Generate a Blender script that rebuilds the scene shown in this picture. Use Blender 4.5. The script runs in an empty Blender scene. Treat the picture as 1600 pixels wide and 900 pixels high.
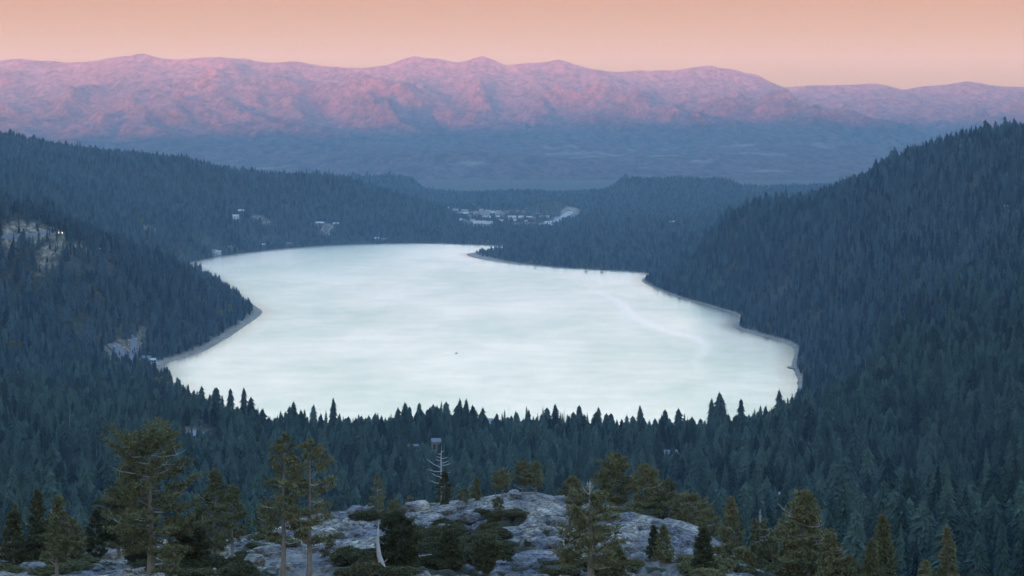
import bpy, math, random
import numpy as np
from mathutils import Vector
SC = bpy.context.scene
COL = SC.collection
R = math.radians

# ------------------------------------------------------------------ camera, sky, sun, exposure
CAM_Z = 340.0                      # metres above the lake; the camera stands at x=0,y=0 and looks along +Y
F = 3100.0                         # focal length in pixels of the 1600 px wide photograph
cam_d = bpy.data.cameras.new('camera')
cam = bpy.data.objects.new('camera', cam_d); COL.objects.link(cam)
cam.location = (0, 0, CAM_Z); cam.rotation_euler = (R(90), 0, 0)
cam_d.sensor_width = 36; cam_d.lens = 36 * F / 1600
cam_d.shift_y = -(450 - 200) / 1600
cam_d.clip_start = 1; cam_d.clip_end = 90000
SC.camera = cam

SUN_ELEV, SUN_AZ = 1.3, 12.0       # low sun behind the camera, a little to the left
w = bpy.data.worlds.new('World'); SC.world = w; w.use_nodes = True
nt = w.node_tree; nt.nodes.clear()
wo = nt.nodes.new('ShaderNodeOutputWorld')
tc = nt.nodes.new('ShaderNodeTexCoord'); sx = nt.nodes.new('ShaderNodeSeparateXYZ')
nt.links.new(tc.outputs['Generated'], sx.inputs[0])
mx = nt.nodes.new('ShaderNodeMath'); mx.operation = 'MAXIMUM'; mx.inputs[1].default_value = 0
pw = nt.nodes.new('ShaderNodeMath'); pw.operation = 'POWER'; pw.inputs[1].default_value = .5
nt.links.new(sx.outputs['Z'], mx.inputs[0]); nt.links.new(mx.outputs[0], pw.inputs[0])
rp = nt.nodes.new('ShaderNodeValToRGB'); nt.links.new(pw.outputs[0], rp.inputs[0])
SKY = [(0.0, (.66, .31, .0)), (.19, (.60, .29, .0)), (.255, (.52, .19, .0)), (.33, (.44, .38, .26)),
       (.42, (.72, .79, .74)), (.54, (1.48, 1.60, 1.50)), (.78, (.56, 1.06, 1.86)), (1.0, (.26, .74, 1.86))]
el = rp.color_ramp.elements
while len(el) < len(SKY): el.new(.5)
for e, (p, c) in zip(el, SKY):
    e.position = p; e.color = (c[0] / 2, c[1] / 2, c[2] / 2, 1)   # the ramp is normalised to the exposure below
b1 = nt.nodes.new('ShaderNodeBackground'); b1.inputs[1].default_value = .255
nt.links.new(rp.outputs[0], b1.inputs[0])
sky = nt.nodes.new('ShaderNodeTexSky'); sky.sky_type = 'NISHITA'; sky.sun_disc = False
sky.sun_elevation = R(SUN_ELEV); sky.sun_rotation = R(180 + SUN_AZ); sky.altitude = 2000
b2 = nt.nodes.new('ShaderNodeBackground'); b2.inputs[1].default_value = .006
nt.links.new(sky.outputs[0], b2.inputs[0])
ad = nt.nodes.new('ShaderNodeAddShader')
nt.links.new(b1.outputs[0], ad.inputs[0]); nt.links.new(b2.outputs[0], ad.inputs[1])
nt.links.new(ad.outputs[0], wo.inputs[0])

sun_d = bpy.data.lights.new('sun', 'SUN'); sun_d.energy = 5.0; sun_d.angle = R(.5); sun_d.color = (1, .25, .13)
sun = bpy.data.objects.new('sun', sun_d); COL.objects.link(sun)
sdir = Vector((-math.sin(R(SUN_AZ)) * math.cos(R(SUN_ELEV)), -math.cos(R(SUN_AZ)) * math.cos(R(SUN_ELEV)), math.sin(R(SUN_ELEV))))
sun.rotation_euler = sdir.to_track_quat('Z', 'Y').to_euler(); sun.location = (0, -500, 1200)

vs = SC.view_settings
SC.display_settings.display_device = 'sRGB'
vs.view_transform = 'Standard'; vs.look = 'None'; vs.gamma = 1; vs.use_curve_mapping = False
vs.exposure = 3.0
cy = SC.cycles
cy.max_bounces = 4; cy.diffuse_bounces = 2; cy.glossy_bounces = 2; cy.transmission_bounces = 1; cy.volume_bounces = 1
cy.transparent_max_bounces = 4; cy.caustics_reflective = False; cy.caustics_refractive = False
cy.sample_clamp_indirect = 3
cy.use_denoising = True
try: cy.denoiser = 'OPENIMAGEDENOISE'; cy.denoising_input_passes = 'RGB_ALBEDO_NORMAL'
except Exception: pass

# ------------------------------------------------------------------ helpers
rng = np.random.default_rng(7)
random.seed(7)

def mesh_np(name, V, T, mats=(), mi=None, smooth=False):
    """V (n,3), T (m,3) or (m,4) -> mesh"""
    V = np.asarray(V, np.float32); T = np.asarray(T, np.int32)
    me = bpy.data.meshes.new(name)
    me.vertices.add(len(V)); me.vertices.foreach_set('co', V.ravel())
    k = T.shape[1]
    me.loops.add(len(T) * k); me.loops.foreach_set('vertex_index', T.ravel())
    me.polygons.add(len(T)); me.polygons.foreach_set('loop_start', np.arange(0, len(T) * k, k, dtype=np.int32))
    for m in mats: me.materials.append(m)
    if mi is not None: me.polygons.foreach_set('material_index', np.asarray(mi, np.int32))
    me.polygons.foreach_set('use_smooth', np.full(len(T), smooth))
    me.update(calc_edges=True)
    return me

class MB:
    """collects triangles, then becomes ONE mesh"""
    def __init__(s): s.V = []; s.T = []; s.n = 0
    def add(s, V, T):
        V = np.asarray(V, float).reshape(-1, 3); T = np.asarray(T, int)
        if T.shape[1] == 4: T = np.vstack([T[:, [0, 1, 2]], T[:, [0, 2, 3]]])
        s.V.append(V); s.T.append(T + s.n); s.n += len(V)
    def tube(s, P, rad, seg=6):
        P = np.asarray(P, float); rad = np.asarray(rad, float); n = len(P)
        d = np.gradient(P, axis=0); d /= np.linalg.norm(d, axis=1)[:, None] + 1e-9
        up = np.array([0.31, .17, 1.0]) if abs(d[0][2]) < .9 else np.array([1.0, .2, .1])
        a = np.cross(d, up); a /= np.linalg.norm(a, axis=1)[:, None] + 1e-9
        b = np.cross(d, a)
        t = np.arange(seg) / seg * 2 * math.pi
        V = P[:, None] + rad[:, None, None] * (np.cos(t)[None, :, None] * a[:, None] + np.sin(t)[None, :, None] * b[:, None])
        V = V.reshape(-1, 3)
        T = []
        for i in range(n - 1):
            for j in range(seg):
                k = (j + 1) % seg
                T.append((i * seg + j, i * seg + k, (i + 1) * seg + k, (i + 1) * seg + j))
        s.add(V, T)
        V2 = [P[-1] + d[-1] * rad[-1]]; s.V.append(np.array(V2)); top = s.n; s.n += 1
        base = top - seg
        s.T.append(np.array([(base + j, base + (j + 1) % seg, top) for j in range(seg)]))
    def box(s, x0, x1, y0, y1, z0, z1):
        V = [(x, y, z) for x in (x0, x1) for y in (y0, y1) for z in (z0, z1)]
        s.add(V, [(0, 1, 3, 2), (4, 6, 7, 5), (0, 4, 5, 1), (2, 3, 7, 6), (0, 2, 6, 4), (1, 5, 7, 3)])
    def mesh(s, name, mat, smooth=False):
        return mesh_np(name, np.vstack(s.V), np.vstack(s.T), (mat,), smooth=smooth)

def link(name, me, parent=None, kind=None):
    o = bpy.data.objects.new(name, me); COL.objects.link(o)
    if parent: o.parent = parent
    if kind: o['kind'] = kind
    return o
def thing(name, label, cat, loc=(0, 0, 0), rz=0, group=None, scale=1):
    o = bpy.data.objects.new(name, None); COL.objects.link(o)
    o.empty_display_size = .5
    o.location = loc; o.rotation_euler = (0, 0, rz)
    o.scale = (scale,) * 3 if not hasattr(scale, '__len__') else scale
    o['label'] = label; o['category'] = cat
    if group: o['group'] = group
    return o
def tag(o, label, cat, group=None):
    o['label'] = label; o['category'] = cat
    if group: o['group'] = group
    return o

def lat(ix, iy, seed):
    h = (ix.astype(np.int64) * 374761393 + iy.astype(np.int64) * 668265263 + seed * 1442695041) & 0x7fffffff
    h = ((h ^ (h >> 13)) * 1274126177) & 0x7fffffff
    return ((h ^ (h >> 16)) & 0xffff) / 65535.0
def vn(x, y, seed=0):
    x = np.asarray(x, float); y = np.asarray(y, float)
    ix = np.floor(x); iy = np.floor(y); fx = x - ix; fy = y - iy
    fx = fx * fx * fx * (fx * (fx * 6 - 15) + 10); fy = fy * fy * fy * (fy * (fy * 6 - 15) + 10)
    a = lat(ix, iy, seed); b = lat(ix + 1, iy, seed); c = lat(ix, iy + 1, seed); d = lat(ix + 1, iy + 1, seed)
    return (a * (1 - fx) + b * fx) * (1 - fy) + (c * (1 - fx) + d * fx) * fy * 1.0
def fbm(x, y, seed=0, oct=5, gain=.5):
    s = 0; a = 1; t = 0; x = np.asarray(x, float); y = np.asarray(y, float)
    for i in range(oct):
        s = s + a * (vn(x, y, seed + i) * 2 - 1); t += a; a *= gain
        x, y = x * 1.92 * .8 - y * 1.92 * .6 + 5.3, x * 1.92 * .6 + y * 1.92 * .8 + 1.7
    return s / t
def ridged(x, y, seed=0, oct=6):
    s = 0; a = 1; t = 0; wgt = 1
    for i in range(oct):
        n = 1 - np.abs(vn(x, y, seed + i) * 2 - 1) * 1.0
        n = n * n * wgt; wgt = np.clip(n * 1.6, 0, 1)
        s = s + a * n; t += a; a *= .55
        x, y = x * 2.1 * .9 - y * 2.1 * .436 + 3.1, x * 2.1 * .436 + y * 2.1 * .9 + 7.7
    return s / t
def sstep(a, b, x):
    t = np.clip((x - a) / (b - a), 0, 1); return t * t * (3 - 2 * t)

# ------------------------------------------------------------------ materials
def mat(name, base=(.5, .5, .5), rough=.9, spec=.2):
    m = bpy.data.materials.new(name); m.use_nodes = True
    p = m.node_tree.nodes['Principled BSDF']
    p.inputs['Base Color'].default_value = (*base, 1); p.inputs['Roughness'].default_value = rough
    p.inputs['Specular IOR Level'].default_value = spec
    return m
class N:
    """tiny node-building helper"""
    def __init__(s, m): s.t = m.node_tree; s.p = s.t.nodes['Principled BSDF']
    def new(s, k, **kw):
        n = s.t.nodes.new('ShaderNode' + k)
        for a, b in kw.items(): setattr(n, a, b)
        return n
    def l(s, a, b): s.t.links.new(a, b)
    def noise(s, scale, detail=5, rough=.6, vec=None, stretch=None):
        n = s.new('TexNoise'); n.inputs['Scale'].default_value = scale; n.inputs['Detail'].default_value = detail
        n.inputs['Roughness'].default_value = rough
        if vec is None:
            g = s.new('NewGeometry'); vec = g.outputs['Position']
        if stretch:
            mp = s.new('Mapping'); mp.inputs['Scale'].default_value = stretch[:3]
            if len(stretch) > 3: mp.inputs['Rotation'].default_value = (0, 0, stretch[3])
            s.l(vec, mp.inputs['Vector']); vec = mp.outputs[0]
        s.l(vec, n.inputs['Vector'])
        return n.outputs['Fac']
    def ramp(s, fac, stops):
        r = s.new('ValToRGB'); e = r.color_ramp.elements
        while len(e) < len(stops): e.new(.5)
        for q, (p, c) in zip(e, stops):
            q.position = p; q.color = (*c, 1) if hasattr(c, '__len__') else (c, c, c, 1)
        s.l(fac, r.inputs[0]); return r.outputs[0]
    def mix(s, fac, a, b, mode='MIX'):
        n = s.new('Mix', data_type='RGBA', blend_type=mode)
        for v, i in ((fac, 0), (a, 6), (b, 7)):
            if hasattr(v, 'links') or hasattr(v, 'is_linked'): s.l(v, n.inputs[i])
            else: n.inputs[i].default_value = v if i == 0 else ((*v, 1) if hasattr(v, '__len__') else (v, v, v, 1))
        return n.outputs[2]
    def math(s, op, a, b=None):
        n = s.new('Math', operation=op)
        for i, v in enumerate((a, b)):
            if v is None: continue
            if hasattr(v, 'is_linked'): s.l(v, n.inputs[i])
            else: n.inputs[i].default_value = v
        return n.outputs[0]
    def attr(s, name):
        a = s.new('Attribute'); a.attribute_name = name; return a.outputs['Fac']
    def bump(s, h, dist, strength=1):
        b = s.new('Bump'); b.inputs['Distance'].default_value = dist; b.inputs['Strength'].default_value = strength
        s.l(h, b.inputs['Height']); s.l(b.outputs[0], s.p.inputs['Normal'])
    def color(s, c): s.l(c, s.p.inputs['Base Color'])

def foliage_mat(name, a, b, rnd=.5):
    m = mat(name, a, .85, .12); n = N(m)
    oi = n.new('ObjectInfo')
    c = n.mix(oi.outputs['Random'], a, b)
    v = n.noise(.9, 3)
    k = n.ramp(v, [(.25, 1 - rnd), (.75, 1 + rnd * .0 + .0)])
    c = n.mix(1.0, c, k, 'MULTIPLY')
    n.color(c)
    return m
M = {}
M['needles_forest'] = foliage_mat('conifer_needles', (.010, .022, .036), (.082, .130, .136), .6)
M['needles_near'] = foliage_mat('green_conifer_needles', (.011, .026, .026), (.082, .134, .098), .55)
M['bark_forest'] = mat('conifer_bark', (.10, .085, .075))
M['needles_pine'] = foliage_mat('pine_needles', (.150, .148, .068), (.222, .204, .092), .45)
M['needles_dark'] = foliage_mat('juniper_needles', (.065, .072, .036), (.105, .100, .046), .4)
M['needles_shrub'] = foliage_mat('shrub_leaves', (.075, .082, .040), (.125, .112, .052), .4)
M['aspen'] = foliage_mat('aspen_leaves', (.26, .19, .045), (.16, .15, .05), .3)
def bark(name, a, b):
    m = mat(name, a, .9, .15); n = N(m)
    tcn = n.new('TexCoord')
    v = n.noise(3.0, 6, .65, tcn.outputs['Object'], (4, 4, .7))
    n.color(n.ramp(v, [(.3, a), (.7, b)])); n.bump(v, .05, .6)
    return m
M['bark_pine'] = bark('pine_bark', (.12, .095, .07), (.26, .22, .18))
M['wood_dead'] = bark('bleached_wood', (.24, .235, .22), (.50, .48, .45))
M['wood_grey'] = bark('weathered_dead_wood', (.10, .10, .10), (.24, .23, .22))

# forest floor, shore and clearings (attributes: shore = metres from the water's edge, clear = 0..1 open ground)
m = mat('forest_floor', (.05, .05, .04), .95, .1); n = N(m)
big = n.noise(.012, 6, .6); fine = n.noise(.15, 6, .7)
floor_c = n.ramp(fine, [(.3, (.020, .024, .018)), (.55, (.05, .05, .036)), (.75, (.12, .115, .10))])
open_c = n.ramp(fine, [(.36, (.06, .06, .04)), (.5, (.20, .155, .095)), (.64, (.40, .32, .23))])
sand_c = n.ramp(n.noise(.09, 6, .8), [(.35, (.10, .08, .055)), (.52, (.27, .205, .14)), (.68, (.44, .35, .25))])
c = n.mix(n.attr('clear'), floor_c, open_c)
sh = n.attr('shore')
wob = n.math('MULTIPLY_ADD', n.noise(.02, 4, .6), -14); n.t.nodes[-1]
f = n.new('MapRange'); f.inputs['From Min'].default_value = 18; f.inputs['From Max'].default_value = 8
n.l(sh, f.inputs['Value'])
c = n.mix(f.outputs[0], c, sand_c)
n.color(c); n.bump(fine, 2.0, .6)
M['ground'] = m

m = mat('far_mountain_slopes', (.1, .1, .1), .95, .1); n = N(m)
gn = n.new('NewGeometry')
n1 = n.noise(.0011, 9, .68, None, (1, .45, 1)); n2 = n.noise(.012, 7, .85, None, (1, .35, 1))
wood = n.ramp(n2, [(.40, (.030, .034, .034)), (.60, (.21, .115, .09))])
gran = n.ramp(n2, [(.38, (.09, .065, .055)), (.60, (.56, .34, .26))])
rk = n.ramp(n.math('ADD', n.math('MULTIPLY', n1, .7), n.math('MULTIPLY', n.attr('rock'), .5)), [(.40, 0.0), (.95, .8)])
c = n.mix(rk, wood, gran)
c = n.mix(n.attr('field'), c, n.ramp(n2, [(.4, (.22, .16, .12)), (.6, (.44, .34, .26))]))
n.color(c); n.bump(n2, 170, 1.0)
M['far'] = m

m = mat('granite', (.3, .3, .3), .85, .25); n = N(m)
g1 = n.noise(.35, 8, .7); g2 = n.noise(2.2, 6, .7, None, (1, 1, 2.5)); g3 = n.noise(.12, 5, .6, None, (1, .4, 1, .5))
c = n.ramp(g1, [(.34, (.11, .10, .085)), (.44, (.28, .25, .19)), (.54, (.46, .41, .31)), (.70, (.66, .58, .43))])
c = n.mix(n.ramp(g3, [(.42, .0), (.55, .75)]), c, (.12, .125, .15))
c = n.mix(.85, c, n.ramp(g2, [(.38, .22), (.58, 1.2)]), 'MULTIPLY')
dirt = n.ramp(n.noise(.9, 6, .75), [(.3, (.12, .10, .07)), (.7, (.34, .31, .27))])
c = n.mix(n.attr('dirt'), c, dirt)
c = n.mix(n.attr('joint'), c, (.030, .028, .024))
c = n.mix(n.ramp(n.attr('moss'), [(.35, 0), (.6, 1)]), c, (.055, .055, .03))
n.color(c); n.bump(g2, .45, 1.0)
M['granite'] = m

m = mat('lake_water', (.9, .95, .95), .2, .5); n = N(m)
p = n.p; p.inputs['Metallic'].default_value = 1.0
wv = n.noise(.0030, 6, .62, None, (1, .42, 1)); wv2 = n.noise(.02, 5, .7, None, (.6, .8, 1))
streak = n.math('ADD', n.math('MULTIPLY', wv, .76), n.math('MULTIPLY', wv2, .24))
c = n.ramp(streak, [(.38, (.58, .73, .645)), (.58, (.98, .98, .91))])
wake = n.attr('wake')
c = n.mix(wake, c, (1, 1, 1))
n.color(c)
mr = n.new('MapRange'); mr.inputs['From Min'].default_value = 0; mr.inputs['From Max'].default_value = 40; mr.interpolation_type = 'SMOOTHSTEP'
mr.inputs['To Min'].default_value = .19; mr.inputs['To Max'].default_value = .24; n.l(n.attr('off'), mr.inputs['Value'])
n.l(mr.outputs[0], p.inputs['Roughness'])
bw = n.noise(.35, 4, .6, None, (.4, 1, 1)); n.bump(bw, .25, .4)
M['water'] = m
M['asphalt'] = mat('asphalt', (.16, .16, .165), .9)
M['concrete'] = mat('pale_concrete', (.30, .295, .28), .9)
M['white'] = mat('white_paint', (.55, .55, .53), .6)
M['roof_grey'] = mat('grey_metal_roof', (.15, .155, .165), .8, .2)
M['roof_dark'] = mat('dark_shingle', (.07, .065, .065), .9)
M['roof_pale'] = mat('pale_roof', (.42, .41, .39), .8)
M['roof_red'] = mat('rust_red_roof', (.22, .10, .08), .8)
M['wall_brown'] = mat('brown_timber', (.10, .065, .045), .9)
M['wall_tan'] = mat('tan_siding', (.17, .135, .10), .9)
M['roof_slate'] = mat('slate_roof', (.20, .20, .205), .85)
M['glass'] = mat('dark_window_glass', (.02, .025, .03), .1, .6)
M['tyre'] = mat('tyre_rubber', (.02, .02, .02), .9)
def emis(name, colr, s):
    m = mat(name, colr); m.node_tree.nodes['Principled BSDF'].inputs['Emission Color'].default_value = (*colr, 1)
    m.node_tree.nodes['Principled BSDF'].inputs['Emission Strength'].default_value = s; return m
M['lamp_white'] = emis('lit_headlamp', (1, .93, .8), 2.5)
M['lamp_orange'] = emis('lit_orange_lamp', (1, .42, .10), 3)
M['lamp_red'] = emis('lit_red_lamp', (1, .08, .06), 5)

# ------------------------------------------------------------------ lake outline (photo pixels turned into metres on the water plane)
def onwater(px, py):
    D = F * CAM_Z / (py - 200); return ((px - 800) / F * D, D)
LK = [(300, 411), (330, 404), (400, 393.5), (480, 386), (560, 382), (640, 380.5), (700, 381), (745, 383), (790, 385), (800, 388), (765, 392),
      (731, 396), (729, 399), (745, 404), (775, 409), (830, 415), (900, 420), (960, 423.5), (1008, 426), (1016, 430), (1004, 436), (1003, 440),
      (1020, 449), (1050, 461), (1090, 473), (1125, 483), (1152, 491), (1158, 500), (1147, 507), (1146, 512), (1165, 519), (1190, 525),
      (1222, 533), (1240, 541), (1243, 552), (1240, 563), (1236, 573), (1248, 590), (1246, 615), (1225, 645), (1170, 674), (1060, 688), (900, 690), (760, 684),
      (600, 688), (470, 684), (400, 664), (345, 639), (300, 618), (272, 600), (262, 584), (255, 574), (262, 566), (290, 559), (325, 546), (352, 530), (378, 512),
      (398, 499), (408, 491), (410, 486), (398, 478), (372, 460), (345, 440), (318, 424), (296, 416)]
LP = np.array([onwater(*p) for p in LK])
# round the corners a little
def chaikin(P, k=2):
    for _ in range(k):
        Q = np.roll(P, -1, 0); P = np.stack([.78 * P + .22 * Q, .22 * P + .78 * Q], 1).reshape(-1, 2)
    return P
LP = chaikin(LP, 2)
def sdist(x, y):
    """signed distance to the shoreline, + on land"""
    x = np.asarray(x, float); y = np.asarray(y, float); sh = x.shape; x = x.ravel(); y = y.ravel()
    d = np.full(x.shape, 1e18); ins = np.zeros(x.shape, bool)
    A = LP; B = np.roll(LP, -1, 0)
    for (ax, ay), (bx, by) in zip(A, B):
        ex, ey = bx - ax, by - ay
        t = np.clip(((x - ax) * ex + (y - ay) * ey) / (ex * ex + ey * ey + 1e-9), 0, 1)
        dx = x - ax - t * ex; dy = y - ay - t * ey
        d = np.minimum(d, dx * dx + dy * dy)
        if ay != by: ins ^= ((ay > y) != (by > y)) & (x < (bx - ax) * (y - ay) / (by - ay) + ax)
    d = np.sqrt(d); return np.where(ins, -d, d).reshape(sh)

# ------------------------------------------------------------------ terrain round the lake
CT = []
def C3(px, D, z): CT.append(((px - 800) / F * D, D, z))
RIDGE = []
def S3(px, py, D, tree):
    if py < 410 and not (300 < py < 470 and px > 1240 and D < 3600) and (px, py) != (1150, 400): RIDGE.append((len(CT), px, py, D, tree))
    C3(px, D, CAM_Z - (py - 200) / F * D - tree)
# ridge left of the lake
for a in [(0, 209, 5500, 18), (100, 229, 5700, 17), (200, 244, 5900, 18), (250, 247, 6000, 18), (300, 251, 6100, 18), (345, 263, 6200, 16), (400, 272, 6300, 16),
          (500, 276, 6500, 16), (560, 285, 6600, 15), (620, 305, 6700, 15), (680, 326, 6800, 14)]: S3(*a)
for a in [(-300, 5000, 420), (-120, 5300, 350), (740, 6900, 14), (760, 6500, 8), (0, 4850, 170), (100, 5000, 128), (200, 5300, 100), (300, 5450, 66),
          (400, 5750, 42), (365, 5900, 78), (500, 6000, 52), (600, 6200, 30), (0, 7500, 200), (300, 7800, 60), (600, 7800, 12), (-300, 7500, 260), (500, 7600, 40)]: C3(*a)
# two hills behind
for a in [(530, 278, 9500, 12), (600, 276, 9500, 12), (650, 284, 9500, 12), (700, 298, 9500, 12), (430, 282, 9500, 12),
          (900, 301, 9000, 12), (960, 288, 9000, 12), (1020, 281, 9000, 12), (1080, 280, 9000, 12), (1150, 288, 9000, 12), (1200, 294, 9000, 12), (1300, 288, 9000, 12)]: S3(*a)
for a in [(745, 9500, 8), (790, 9500, 3), (870, 9000, 10), (1400, 9000, 110), (1600, 9000, 150), (900, 7600, 4), (1000, 7200, 7), (1100, 7500, 18), (1200, 7300, 30),
          (600, 11000, 10), (1000, 10900, 8), (1200, 11000, 12), (800, 11000, 2), (1500, 11000, 40), (300, 11000, 60),
          (800, 6500, 4), (900, 6000, 5), (950, 5000, 5), (1000, 5500, 8), (1050, 5000, 12), (1100, 5500, 26), (1200, 5500, 50), (1300, 5500, 80),
          (800, 7500, 3), (800, 8500, 2), (700, 7600, 4), (650, 7500, 10), (720, 7100, 5), (840, 6900, 4), (860, 7050, 8), (880, 7300, 14), (893, 7600, 22), (915, 7500, 22)]: C3(*a)
# wooded slope right of the lake
for a in [(1600, 206, 3600, 18), (1550, 212, 3630, 18), (1500, 221, 3650, 18), (1450, 236, 3700, 18), (1400, 256, 3800, 18), (1330, 286, 4000, 18), (1290, 301, 4100, 18),
          (1230, 313, 4150, 18), (1170, 326, 4200, 18), (1100, 361, 4350, 18), (1050, 401, 4450, 18),
          (1600, 330, 3000, 18), (1600, 430, 2500, 18), (1400, 330, 3400, 18), (1400, 395, 3000, 18), (1400, 480, 2500, 18),
          (1250, 400, 3500, 18), (1250, 460, 3200, 18), (1150, 400, 3950, 18)]: S3(*a)
for a in [(1750, 3500, 350), (1950, 3400, 400), (1400, 5000, 120), (1600, 5000, 150), (1200, 4750, 70), (1300, 4700, 100), (1400, 4650, 150), (1500, 4500, 215), (1600, 4300, 255), (1100, 4800, 34), (1700, 4300, 290), (1600, 2000, 112), (1600, 1500, 98), (1600, 1200, 108), (1400, 2000, 66),
          (1400, 1500, 74), (1400, 1200, 92), (1250, 2600, 14), (1300, 2600, 40), (1250, 2300, 12), (1250, 2000, 24), (1250, 1500, 58), (1250, 1200, 84),
          (1800, 2000, 190), (1800, 1200, 160), (1300, 2900, 60)]: C3(*a)
# near end and left side
for a in [(800, 2140, 3), (800, 1950, 10), (800, 1700, 28), (800, 1500, 46), (800, 1200, 78), (800, 1000, 112), (800, 800, 150), (800, 500, 215), (800, 300, 246), (800, 0, 300), (800, 150, 275),
          (550, 2000, 12), (550, 1500, 48), (1000, 2000, 13), (1000, 1500, 48), (400, 2170, 4), (400, 2000, 15), (400, 1500, 56), (400, 1200, 86), (200, 2600, 3), (200, 2300, 10), (200, 2000, 26), (200, 1500, 66),
          (200, 1200, 96), (0, 2900, 40), (0, 2600, 26), (0, 2300, 30), (0, 2000, 42), (0, 1500, 76), (0, 1200, 102), (-200, 2900, 100), (-200, 2300, 70), (-200, 1500, 110),
          (180, 2750, 3), (150, 2850, 8)]: C3(*a)
# spur on the left
for a in [(0, 300, 2900, 20), (50, 326, 3000, 20), (100, 352, 3100, 12), (200, 386, 3300, 22), (300, 406, 3500, 22), (350, 417, 3550, 22)]: S3(*a)
for a in [(-150, 2900, 290), (388, 3600, 18), (100, 2900, 96), (200, 3000, 62), (300, 3200, 34), (0, 2750, 96), (350, 3350, 14), (100, 3900, 60), (200, 4300, 16), (0, 4300, 70),
          (-200, 4300, 220), (240, 4750, 6), (320, 3900, 14)]: C3(*a)
for a in [(-2300, 3000, 420), (2400, 3000, 480), (-2600, 6000, 520), (3000, 6000, 380), (4500, 9000, 300), (-4500, 9500, 260), (-1500, 1500, 260), (1500, 1500, 330), (-1500, 300, 330), (1500, 300, 360),
          (-3500, 12500, 20), (0, 12500, 0), (3500, 12500, 20), (-5000, 12500, 60), (5000, 12500, 60), (0, -400, 345), (-1500, -600, 380), (1500, -600, 390), (0, -1500, 420),
          (-5200, 3000, 500), (5200, 3000, 560), (5200, -1500, 500), (-5200, -1500, 500)]: CT.append(a)
CT = np.array(CT, float); first = {}
for q in range(len(CT)): first.setdefault((round(CT[q, 0] / 5), round(CT[q, 1] / 5)), q)
idx = np.array(sorted(first.values())); newi = {int(o_): n_ for n_, o_ in enumerate(idx)}
RIDGE = [(newi[r[0]],) + r[1:] for r in RIDGE if r[0] in newi]; CT = CT[idx]; nC = len(CT)
def kern(r2): return -np.sqrt(r2 + 60.0 ** 2)
A = kern((CT[:, None, 0] - CT[None, :, 0]) ** 2 + (CT[:, None, 1] - CT[None, :, 1]) ** 2)
Ab = np.zeros((nC + 3, nC + 3)); Ab[:nC, :nC] = A
Ab[:nC, nC] = 1; Ab[:nC, nC + 1] = CT[:, 0] / 1e3; Ab[:nC, nC + 2] = CT[:, 1] / 1e3; Ab[nC:, :nC] = Ab[:nC, nC:].T
def rbf(x, y):
    o = np.zeros_like(x) + WT[nC] + WT[nC + 1] * x / 1e3 + WT[nC + 2] * y / 1e3
    for (cx, cy_, _), wt in zip(CT, WT): o += wt * kern((x - cx) ** 2 + (y - cy_) ** 2)
    return o
def rough_land(x, y):
    z = rbf(x, y)
    return z + fbm(x / 420, y / 420, 3, 5) * np.clip(z, 0, 160) * .11 + fbm(x / 90, y / 90, 9, 3) * np.clip(z * .05, 0, 4)
for it in range(11):                                     # let the ridges meet the skyline they have in the photograph
    WT = np.linalg.solve(Ab, np.concatenate([CT[:, 2], [0, 0, 0]]))
    if it == 10: break
    for k_, px, py, D, tree in RIDGE:
        Dd = np.linspace(D * .9, D * 1.14, 40); xx = (px - 800) / F * Dd
        q = (200 + F * (CAM_Z - rough_land(xx, Dd) - tree) / Dd).min()
        CT[k_, 2] -= .7 * (py - q) / F * D
def land(x, y):
    sd = sdist(x, y)
    z = np.maximum(rough_land(x, y), 2)
    for px, D, a, r_ in [(304, 1930, 27, 40), (655, 1900, 17, 46), (1048, 1770, 16, 28), (1224, 1400, 13, 24), (210, 2870, 5, 50)]:   # rocky knolls that carry the cabins
        z = z + a * np.exp(-(((x - (px - 800) / F * D) / r_) ** 2 + ((y - D) / (r_ * 1.3)) ** 2) ** 1.4)
    b = sstep(0, 180, sd)
    zl = z * b + np.clip(sd, 0, 120) * .055 + .15 + (fbm(x / 30, y / 30, 5, 3) * .5) * sstep(0, 20, sd)
    zw = -np.clip(-sd * .06, 0, 9)
    return np.where(sd > 0, zl, zw - .02), sd
def axis(*seg):
    out = []
    for a, b, s in seg: out += list(np.arange(a, b, s))
    return np.array(out + [seg[-1][1]], float)
XA = axis((-5200, -3000, 200), (-3000, -1200, 50), (-1200, 1200, 9), (1200, 3000, 50), (3000, 5200, 200))
YA = axis((-1600, 300, 60), (300, 2000, 22), (2000, 4600, 14), (4600, 7200, 22), (7200, 12600, 60))
GX, GY = np.meshgrid(XA, YA)
GZ, GSD = land(GX, GY)
hole = (GY < 260) & (GY > -60) & (np.abs(GX) < 120)
GZ = np.where(hole, np.minimum(GZ, 268), GZ)
GZ = np.where((GY <= 60) & (GY > -60) & (np.abs(GX) < 200), np.minimum(GZ, 300), GZ)
def bil(G, x, y):
    x = np.clip(np.asarray(x, float), XA[0], XA[-1] - 1e-3); y = np.clip(np.asarray(y, float), YA[0], YA[-1] - 1e-3)
    i = np.clip(np.searchsorted(XA, x, 'right') - 1, 0, len(XA) - 2); j = np.clip(np.searchsorted(YA, y, 'right') - 1, 0, len(YA) - 2)
    fx = (x - XA[i]) / (XA[i + 1] - XA[i]); fy = (y - YA[j]) / (YA[j + 1] - YA[j])
    return (G[j, i] * (1 - fx) + G[j, i + 1] * fx) * (1 - fy) + (G[j + 1, i] * (1 - fx) + G[j + 1, i + 1] * fx) * fy
def H(x, y): return bil(GZ, x, y)
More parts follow.
